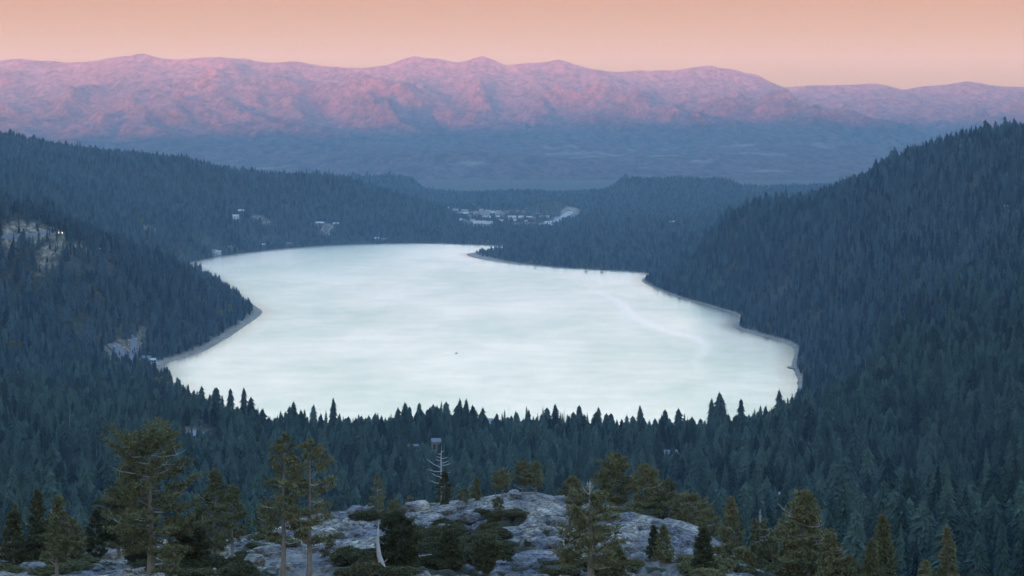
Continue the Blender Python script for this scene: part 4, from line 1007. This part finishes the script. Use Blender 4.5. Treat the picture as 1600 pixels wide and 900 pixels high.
shrubs(scatter(20, 535, 640, 868, 898, 1.0, 1.7), 'dark scrub mat', 'scrub mats by the leaning snag', SHM)
shrubs(scatter(9, 755, 822, 800, 814, .8, 1.3), 'dark scrub patch', 'scrub strip on the dome', SHM)
shrubs(scatter(9, 566, 612, 800, 812, .8, 1.3), 'dark scrub patch', 'scrub at the small sparse pine', SHM)
shrubs(scatter(24, 105, 200, 838, 862, .9, 1.6), 'olive scrub clump', 'scrub left of the gnarled pine', SHD)
shrubs(scatter(26, 0, 130, 866, 900, .8, 1.6), 'olive scrub clump', 'scrub at the bottom left', SHD)
shrubs(scatter(26, 205, 400, 868, 900, .8, 1.6), 'dark scrub clump', 'scrub under the left pines', SHM)
shrubs(scatter(16, 850, 1000, 878, 898, .8, 1.4), 'olive scrub clump', 'scrub at the dead-topped pine', SHD)
shrubs(scatter(24, 1070, 1300, 872, 900, 1.0, 1.8), 'olive scrub clump', 'scrub at the right foot', SHD)
shrubs(scatter(12, 955, 1110, 792, 806, .7, 1.2, lambda a, b: b > np.interp(a, SKY_FG[:, 0], SKY_FG[:, 1]) + 3), 'olive scrub clump', 'scrub on the right skyline', SHD)
shrubs(scatter(8, 395, 450, 838, 852, .7, 1.2), 'olive scrub clump', 'scrub behind the twin pines', SHD)

# ------------------------------------------------------------------ single trees further off: dead snags, yellow aspens
pal = [snag(s, n=22).mesh('snag', M['wood_grey']) for s in (21, 22, 23)]; palw = snag(24, n=16).mesh('snag', M['wood_dead'])
SN = []
for q in range(24):
    a = random.uniform(10, 1590); b = random.uniform(650, 770) if a > 300 else random.uniform(640, 800); SN.append((a, b))
SN += [(110, 720), (140, 700), (222, 690), (50, 735), (118, 660), (196, 690), (1490, 795), (1507, 790), (1420, 812), (1555, 820), (1355, 850), (1200, 800)]
for i, (a, b) in enumerate(SN):
    x, y, z_ = hit(a, b, 600); hh = random.uniform(14, 24)
    t = thing('dead_conifer', 'thin grey dead conifer %s' % where_phrase(a, b, 100),
              'dead tree', (x, y, z_), random.random() * 6, 'dead conifers in the forest', hh)
    mm = palw if i % 9 == 0 else pal[i % 3]
    link('trunk', mm, t)
def aspen_mesh(seed):
    r = np.random.default_rng(seed); n = 260; d = r.normal(size=(n, 3)); d /= np.linalg.norm(d, axis=1)[:, None]; P = d * r.uniform(.5, 1, (n, 1)) ** .5 * [.17, .17, .36] + [0, 0, .62]
    V, T = tufts(P, d, r, .10, 4, .35); return mesh_np('crown', V, T, (M['aspen'],))
asp = [aspen_mesh(1), aspen_mesh(2)]; atr = MB(); atr.tube([(0, 0, -.05), (0, 0, .7)], [.02, .01], 5); atr = atr.mesh('trunk', M['bark_pine'])
AS = [(118, 566, 'left of the harbour clearing'), (126, 572, 'left of the harbour clearing'), (134, 580, 'left of the harbour clearing'), (112, 560, 'left of the harbour clearing'), (208, 600, 'below the harbour clearing'), (214, 606, 'below the harbour clearing'),
      (254, 600, 'at the cove edge'), (262, 608, 'at the cove edge'), (246, 606, 'at the cove edge'), (153, 468, 'on the left spur'), (312, 470, 'near the peninsula tip'), (384, 480, 'near the peninsula tip'), (360, 486, 'near the peninsula tip'),
      (345, 496, 'near the peninsula tip'), (20, 543, 'at the left edge'), (32, 546, 'at the left edge'), (10, 303, 'on the skyline of the left spur'), (283, 392, 'on the far left shore'), (366, 388, 'on the far left shore'), (222, 345, 'on the left ridge'), (320, 326, 'on the left ridge'),
      (747, 374, 'on the far shore below the town'), (916, 418, 'on the far spit'), (940, 419, 'on the far spit'), (1170, 415, 'on the right shore slope'), (1150, 425, 'on the right shore slope'), (1110, 420, 'on the right shore slope'), (1045, 435, 'on the right shore'),
      (1200, 515, 'on the right shore'), (1260, 578, 'near the right pier'), (824, 690, 'in the wood beyond the dome'), (890, 694, 'in the wood beyond the dome'), (935, 712, 'in the wood beyond the round-headed pine'), (1085, 728, 'in the wood beyond the dome\'s right end'), (1095, 730, 'in the wood beyond the dome\'s right end'), (1161, 726, 'in the wood beyond the slim pointed pine')]
for i, (a, b, lp) in enumerate(AS):
    x, y, z_ = hit(a, b + 6, 600); hh = random.uniform(13, 19) if y < 3500 else 18
    t = thing('aspen_tree', 'small yellow-leaved aspen among dark conifers %s' % lp, 'tree', (x, y - 4, z_), random.random() * 6, 'yellow aspens', hh); link('crown', asp[i % 2], t); link('trunk', atr, t)

# ------------------------------------------------------------------ houses, harbour, town, road
def house(px, py, w_, d_, h_, label, wall='wall_brown', roof='roof_grey', rz=0.0, gable=True, windows=3, chimney=False, deck=False, d0=600, name='house', group=None, lift=0.0, cat=None):
    x, y, z_ = hit(px, py, d0); t = thing(name, label, cat or name.replace('_', ' '), (x, y, z_ + lift), rz, group)
    if group == 'buildings of the town': w_ *= .72; h_ *= .75
    mb = MB(); mb.box(-w_ / 2, w_ / 2, -d_ / 2, d_ / 2, -2, h_)
    rh = .32 * d_ if gable else 0
    if gable: mb.add([(-w_ / 2, -d_ / 2, h_), (-w_ / 2, d_ / 2, h_), (-w_ / 2, 0, h_ + rh), (w_ / 2, -d_ / 2, h_), (w_ / 2, d_ / 2, h_), (w_ / 2, 0, h_ + rh)], [(0, 2, 1), (3, 4, 5)])
    link('wall', mb.mesh('wall', M[wall]), t)
    rf = MB(); o_ = .6
    if gable:
        for s in (-1, 1):
            y1 = s * (d_ / 2 + o_); z1 = h_ - rh * o_ / (d_ / 2)
            V = [(-w_ / 2 - o_, y1, z1 + .05), (w_ / 2 + o_, y1, z1 + .05), (w_ / 2 + o_, 0, h_ + rh + .05), (-w_ / 2 - o_, 0, h_ + rh + .05)]
            V += [(a, b, c + .25) for a, b, c in V]
            rf.add(V, [(0, 1, 2, 3), (4, 7, 6, 5), (0, 4, 5, 1), (1, 5, 6, 2), (2, 6, 7, 3), (3, 7, 4, 0)])
    else: rf.box(-w_ / 2 - .4, w_ / 2 + .4, -d_ / 2 - .4, d_ / 2 + .4, h_ + .01, h_ + .6)
    rfo = link('roof', rf.mesh('roof', M[roof]), t)
    for k in range(windows):
        cx = -w_ / 2 + w_ * (k + .5) / windows; g = MB(); g.box(cx - min(1.1, w_ / windows * .3), cx + min(1.1, w_ / windows * .3), -d_ / 2 - .08, -d_ / 2 + .1, h_ * .35, h_ * .78); link('window', g.mesh('window', M['glass']), t)
    if chimney:
        c_ = MB(); c_.box(w_ * .2, w_ * .2 + 1.4, -.7, .7, h_, h_ + rh + 2); link('chimney', c_.mesh('chimney', M['wall_tan']), rfo)
    if deck:
        c_ = MB(); c_.box(-w_ / 2 - 1, w_ / 2 + 1, -d_ / 2 - 3.5, -d_ / 2 - .05, h_ * .3, h_ * .3 + .3); link('deck', c_.mesh('deck', M['concrete']), t)
    return t
house(304, 689, 15, 11, 4.5, 'dark timber cabin with grey gabled roof in a rocky clearing left of the twin pines', 'wall_brown', 'roof_slate', .9, True, 3, True, name='cabin')
house(636, 707, 16, 8, 6, 'low dark lodge with wide windows, left of the tower house, in the wood', 'wall_brown', 'roof_grey', .1, False, 5, name='cabin')
house(657, 707, 13, 8, 6, 'flat-roofed cabin with a verandah between the low lodge and the tower house', 'wall_brown', 'roof_grey', 0, False, 4, deck=True, name='cabin')
house(681, 708, 8, 8, 11, 'tall narrow tower house with grey roof behind the white-topped snag', 'wall_tan', 'roof_grey', .2, True, 2, name='house')
house(1048, 722, 11, 8, 6, 'small cabin with pale blue-grey metal roof behind the bushy pines', 'wall_brown', 'roof_grey', 0, True, 2, name='cabin')
house(1224, 786, 8, 6, 5, 'cabin with whitish tin roof among trees behind the twisted pine', 'wall_tan', 'roof_pale', .3, True, 1, name='cabin')
house(367, 342, 22, 12, 8, 'white house in a clearing halfway down the left ridge', 'white', 'roof_pale', .1, True, 3, d0=4000)
house(376, 333, 18, 12, 7, 'pale roofed house just above the white house on the left ridge', 'wall_tan', 'roof_pale', .4, True, 2, d0=4000)
house(500, 352, 24, 12, 6, 'pale house low on the left ridge, left one of two', 'wall_tan', 'roof_pale', 0, True, 3, d0=4000)
house(526, 353, 20, 12, 6, 'pale house low on the left ridge, right one of two', 'wall_tan', 'roof_pale', .2, True, 3, d0=4000)
for i, (a, b) in enumerate([(334, 395), (341, 397), (358, 390), (410, 386), (452, 384), (588, 376), (600, 377)]):
    house(a, b, 15, 10, 6, '%s shoreline house counted from the left along the far left shore' % ['first', 'second', 'third', 'fourth', 'fifth', 'sixth', 'seventh'][i], 'white' if i in (0, 1) else 'wall_tan', 'roof_pale' if i % 2 else 'roof_grey', random.uniform(-.3, .3), True, 3, d0=4600, group='houses on the far left shore')
# town beyond the lake
ORD = 'first second third fourth fifth sixth seventh eighth ninth tenth eleventh twelfth thirteenth fourteenth fifteenth sixteenth seventeenth eighteenth nineteenth twentieth'.split()
ORD += ['twenty-' + q for q in ORD[:9]] + ['thirtieth'] + ['thirty-' + q for q in ORD[:9]] + ['fortieth'] + ['forty-' + q for q in ORD[:9]]
TOWN = [(712, 330, 30, 14, 7, 'concrete', 0), (726, 331, 34, 14, 6, 'concrete', 0), (741, 325, 16, 16, 14, 'wall_tan', 1), (724, 338, 22, 14, 9, 'wall_tan', 1), (733, 342, 20, 14, 8, 'wall_tan', 1), (720, 346, 14, 10, 7, 'white', 0), (752, 331, 22, 14, 9, 'concrete', 0),
        (762, 332, 26, 14, 7, 'concrete', 0), (746, 338, 20, 12, 8, 'wall_tan', 1), (760, 343, 42, 22, 12, 'white', 0), (748, 350, 66, 20, 8, 'white', 0), (738, 347, 22, 14, 7, 'concrete', 0), (763, 351, 36, 18, 9, 'white', 0), (778, 342, 18, 12, 6, 'wall_tan', 1),
        (786, 339, 16, 12, 8, 'wall_tan', 1), (800, 341, 40, 16, 7, 'white', 0), (795, 345, 16, 10, 6, 'white', 0), (814, 341, 26, 14, 7, 'white', 0), (809, 334, 16, 12, 8, 'wall_tan', 1), (818, 335, 14, 12, 9, 'wall_tan', 1), (827, 343, 28, 12, 6, 'wall_tan', 1), (833, 345, 24, 12, 7, 'wall_tan', 1),
        (846, 342, 20, 12, 6, 'wall_tan', 1), (855, 341, 22, 12, 7, 'concrete', 0), (808, 353, 18, 10, 5, 'wall_tan', 1), (822, 354, 16, 10, 5, 'wall_tan', 1), (835, 353, 18, 10, 5, 'wall_tan', 1), (846, 354, 14, 10, 5, 'wall_tan', 1), (854, 350, 16, 10, 7, 'white', 0),
        (703, 328, 18, 12, 6, 'wall_tan', 1), (730, 335, 16, 10, 7, 'white', 0), (770, 336, 20, 12, 7, 'wall_tan', 1), (783, 347, 22, 12, 6, 'white', 0), (792, 335, 14, 12, 7, 'wall_tan', 1), (804, 346, 16, 10, 6, 'white', 0), (822, 348, 16, 10, 6, 'concrete', 0), (840, 337, 16, 10, 6, 'wall_tan', 1), (862, 354, 14, 10, 6, 'white', 0), (866, 349, 14, 10, 6, 'white', 0), (985, 347, 60, 16, 6, 'wall_tan', 0), (1003, 351, 30, 16, 8, 'wall_tan', 1), (1015, 350, 24, 14, 6, 'wall_tan', 1), (1030, 352, 26, 14, 7, 'concrete', 0), (1052, 353, 30, 14, 10, 'concrete', 1), (1066, 354, 40, 14, 6, 'concrete', 0), (1082, 355, 26, 14, 6, 'wall_tan', 0)]
for i, (a, b, w_, d_, h_, wl, gb) in enumerate(TOWN):
    if b == 350 and a == 748: lab = 'long low white building, largest of the town beyond the lake'
    elif (a, b) == (760, 343): lab = 'tall white building above the long white building in the town'
    elif a > 960: lab = 'pale building, %s from the left in the settlement right of the highway' % ORD[i - 39]
    else: lab = '%s building, %s from the left in the town' % ({'white': 'white', 'concrete': 'pale grey', 'wall_tan': 'tan'}[wl] + (' gabled' if gb else ' flat-roofed'), ORD[sorted(q[0] + q[1] * .001 for q in TOWN if q[0] < 960).index(a + b * .001)])
    house(a, b + 1, w_, d_, h_, lab, wl, 'roof_pale' if wl != 'wall_tan' else random.choice(['roof_pale', 'roof_grey', 'roof_red']), random.uniform(-.25, .25), bool(gb), 0, d0=5500, group='buildings of the town', lift=6)
def sheet(name, pts, halfw, mat_, lift=.3, kind='structure'):
    P = np.array([hit(a, b, d0)[:2] for a, b, d0 in pts]); Q = []
    for i in range(len(P) - 1):
        for s in np.linspace(0, 1, 12, endpoint=False): Q.append(P[i] * (1 - s) + P[i + 1] * s)
    Q = np.array(Q + [P[-1]]); d = np.gradient(Q, axis=0); d /= np.linalg.norm(d, axis=1)[:, None]; n_ = np.stack([-d[:, 1], d[:, 0]], 1)
    A_ = Q + n_ * halfw; B_ = Q - n_ * halfw
    V = np.concatenate([np.c_[A_, H(A_[:, 0], A_[:, 1]) + lift], np.c_[B_, H(B_[:, 0], B_[:, 1]) + lift]]); k = len(Q); i = np.arange(k - 1)
    o = link(name, mesh_np(name, V, np.stack([i, i + 1, i + 1 + k, i + k], 1), (mat_,), smooth=True), kind=kind); return o
sheet('highway', [(842, 353, 5500), (858, 350, 5500), (872, 344, 5500), (884, 337, 5500), (893, 331, 5500)], 15, M['concrete'], 1.5)
sheet('mountain_road', [(0, 371, 1500), (30, 370, 1500), (62, 367, 1500), (92, 366, 1500)], 2.6, M['asphalt'], .5)
sheet('harbour_road', [(206, 562, 1500), (209, 548, 1500), (208, 538, 1500), (211, 528, 1500)], 4, M['asphalt'], .4)
sheet('harbour_yard', [(206, 566, 1500), (222, 567, 1500), (243, 566, 1500)], 14, M['concrete'], .35)
sheet('car_park', [(176, 552, 1500), (190, 550, 1500)], 12, M['asphalt'], .45)
# a lorry with lit lamps at the bend of the mountain road
x, y, z_ = hit(92, 366, 1500)
t = thing('lorry', 'white lorry with glowing lamps at the bend of the road on the left spur', 'lorry', (x, y, z_ + .6), .1)
mb = MB(); mb.box(-3.2, 3.0, -1.2, 1.2, 1.0, 3.6); link('cargo_box', mb.mesh('cargo_box', M['white']), t)
mb = MB(); mb.box(3.1, 5.0, -1.1, 1.1, .8, 3.0); link('cab', mb.mesh('cab', M['white']), t)
for a in (-2.3, -1.1, 4.0):
    for s in (-1.25, 1.05):
        mb = MB(); mb.tube([(a, s, .5), (a, s + .25, .5)], [.5, .5], 10); link('wheel', mb.mesh('wheel', M['tyre']), t)
for a, mm in ((-3.4, 'lamp_orange'), (5.0, 'lamp_white')):
    for s in (-.9, .9): 
        mb = MB(); mb.box(a, a + .35, s - .4, s + .4, .9, 1.5); link('headlight' if a > 0 else 'tail_lamp', mb.mesh('lamp', M[mm]), t)
for s in (-2, 0, 2):
    mb = MB(); mb.box(s - .35, s + .35, -1.4, -1.2, 1.1, 1.6); link('marker_lamp', mb.mesh('lamp', M['lamp_orange' if s < 1 else 'lamp_white']), t)
def car(px, py, lab, colr, rz, d0=1500, grp='cars at the harbour'):
    x, y, z_ = hit(px, py, d0); t = thing('parked_car', lab, 'car', (x, y, z_ + .5), rz, grp)
    V = [(-2.2, 0), (-2.2, .65), (-1.5, .75), (-1.0, 1.35), (.6, 1.38), (1.3, .8), (2.15, .68), (2.2, 0)]
    mb = MB(); n_ = len(V); P = [(a, -.85, b + .3) for a, b in V] + [(a, .85, b + .3) for a, b in V]
    mb.V.append(np.array(P)); mb.n += len(P); mb.T.append(np.array([(i, i + n_, (i + 1) % n_) for i in range(n_)] + [((i + 1) % n_, i + n_, (i + 1) % n_ + n_) for i in range(n_)] + [(0, i, i + 1) for i in range(1, n_ - 1)] + [(n_, n_ + i + 1, n_ + i) for i in range(1, n_ - 1)]))
    link('body', mb.mesh('body', M[colr]), t)
    for a in (-1.4, 1.4):
        for s in (-.95, .75):
            w_ = MB(); w_.tube([(a, s, .33), (a, s + .2, .33)], [.34, .34], 8); link('wheel', w_.mesh('wheel', M['tyre']), t)
for i, (a, b, c) in enumerate([(178, 545, 'white'), (186, 544, 'roof_pale'), (192, 545, 'white'), (182, 542, 'roof_pale'), (202, 534, 'white'), (199, 540, 'white'), (206, 527, 'roof_pale'), (212, 531, 'white')]):
    car(a, b, 'pale parked car %s' % ['at the left end of the harbour car park', 'second from the left in the harbour car park', 'at the right end of the harbour car park', 'in the back row of the harbour car park', 'beside the harbour road, upper of two', 'beside the harbour road, lower of two', 'at the top end of the harbour road, left one', 'at the top end of the harbour road, right one'][i], c, random.uniform(-.4, .4))
for a, lab in ((147, 'white van parked at the right end of the bare spur, left one'), (155, 'white van parked at the right end of the bare spur, right one')):
    x, y, z_ = hit(a, 390, 1500); t = thing('van', lab, 'van', (x, y, z_ + .4), .2); mb = MB(); mb.box(-3, 2, -1, 1, .5, 2.7); mb.box(2, 3.1, -1, 1, .5, 1.6); link('body', mb.mesh('body', M['white']), t)
    for q in (-2, 2):
        w_ = MB(); w_.tube([(q, -1.1, .4), (q, -.9, .4)], [.42, .42], 8); link('wheel', w_.mesh('wheel', M['tyre']), t)
house(229, 563, 12, 8, 4, 'boathouse with tan walls behind the harbour yard', 'wall_tan', 'roof_grey', 0, True, 2, d0=1500, name='boathouse', cat='boathouse')
house(238, 566, 9, 7, 3.5, 'small hut at the right end of the harbour yard', 'wall_tan', 'roof_pale', .2, True, 1, d0=1500, name='hut', cat='hut')
# boats
def boat(px, py, lab, L=7, rz=0.0, wheelhouse=True):
    x, y = onwater(px, py); t = thing('boat', lab, 'boat', (x, y, 0), rz, 'boats on the lake')
    mb = MB(); S = [(-.5, .16, .0), (-.2, .18, 0), (.2, .16, .01), (.5, .01, .05)]; V = []
    for (a, b, c) in S: V += [(a * L, -b * L, (.12 + c) * L), (a * L, b * L, (.12 + c) * L), (a * L, 0, -.05 * L)]
    T = []
    for i in range(3):
        p = i * 3; T += [(p, p + 2, p + 5), (p, p + 5, p + 3), (p + 2, p + 1, p + 4), (p + 2, p + 4, p + 5), (p, p + 3, p + 4), (p, p + 4, p + 1)]
    T += [(0, 1, 2)]; mb.add(V, T); link('hull', mb.mesh('hull', M['white']), t)
    if wheelhouse: c_ = MB(); c_.box(-.18 * L, .12 * L, -.1 * L, .1 * L, .12 * L, .28 * L); link('cabin', c_.mesh('cabin', M['roof_grey']), t)
boat(713, 552, 'small motor boat alone in the middle of the lake', 4.6, .3)
boat(752, 412.5, 'little boat moored off the tip of the far spit', 8, 1.2, False); boat(836, 419, 'little boat moored off the far wooded shore', 8, .4, False)
for a, b in ((232, 573.5), (226, 575), (240, 572.5)): pass
# piers
def pier(px0, py0, px1, py1, w_, lab):
    a = np.array(onwater(px0, py0)); b = np.array(onwater(px1, py1)); t = thing('pier', lab, 'pier', (a[0], a[1], 0))
    d = b - a; L = np.hypot(*d); d /= L; n_ = np.array([-d[1], d[0]]) * w_ / 2
    mb = MB(); P = [(-n_), (n_), (d * L + n_), (d * L - n_)]; V = [(*p, .8) for p in P] + [(*p, 1.1) for p in P]; mb.add(V, [(0, 3, 2, 1), (4, 5, 6, 7), (0, 1, 5, 4), (1, 2, 6, 5), (2, 3, 7, 6), (3, 0, 4, 7)]); link('deck', mb.mesh('deck', M['wood_grey']), t)
    for k in range(5):
        for s in (-.8, .8):
            c = d * L * (k + .3) / 5 + n_ * s; q = MB(); q.tube([(*c, -2.5), (*c, .8)], [.2, .2], 6); link('pile', q.mesh('pile', M['wood_grey']), t)
pier(1243, 577, 1231, 574, 5, 'short wooden pier at the right shore near the yellow aspen')
pier(760, 668, 768, 655, 9, 'pale landing pier at the near shore just above the treetops')
# reeds and stones of the shore
SH = []
for q in range(len(LP)):
    a = LP[q]; b = LP[(q + 1) % len(LP)]; L = np.hypot(*(b - a)); n_ = np.array([(b - a)[1], -(b - a)[0]]) / (L + 1e-9)
    for k in range(int(L / 9)):
        if rng.random() < .55:
            p = a + (b - a) * rng.random(); s_ = rng.uniform(-5, 9); SH.append(p + n_ * s_ * (1 if sdist(*(p + n_ * 2)) > 0 else -1))
V = []; T = []
for p in SH:
    s = rng.uniform(.5, 1.5); b = len(V); z_ = max(float(H(*p)), -.3)
    V += [(p[0] - s, p[1] - s * .6, z_ - .4), (p[0] + s, p[1] - s * .5, z_ - .4), (p[0] + s * .8, p[1] + s, z_ - .4), (p[0] - s * .7, p[1] + s * .8, z_ - .4), (p[0] + s * .1, p[1], z_ + s * .8), (p[0] - s * .5, p[1] + .2, z_ + s * .5)]
    T += [(b, b + 1, b + 4), (b + 1, b + 2, b + 4), (b + 2, b + 3, b + 5), (b + 3, b, b + 5), (b, b + 4, b + 5), (b + 2, b + 5, b + 4)]
o = link('shore_stones', mesh_np('shore_stones', np.array(V), np.array(T), (M['granite'],)), kind='stuff'); o['label'] = 'grey stones strewn along the lake shore'; o['category'] = 'stones'


# ------------------------------------------------------------------ haze: closed box round the camera and the whole scene
hb = MB(); hb.box(-15000, 15000, -10500, 26500, -11.5, 1290)
hm = bpy.data.materials.new('valley_haze'); hm.use_nodes = True; ht = hm.node_tree; ht.nodes.clear()
ho = ht.nodes.new('ShaderNodeOutputMaterial'); hv = ht.nodes.new('ShaderNodeVolumePrincipled')
hv.inputs['Color'].default_value = (.49, .75, .94, 1); hv.inputs['Density'].default_value = 3.0e-5; hv.inputs['Anisotropy'].default_value = 0
ht.links.new(hv.outputs[0], ho.inputs['Volume'])
hz = link('haze', hb.mesh('haze', hm), kind='stuff')
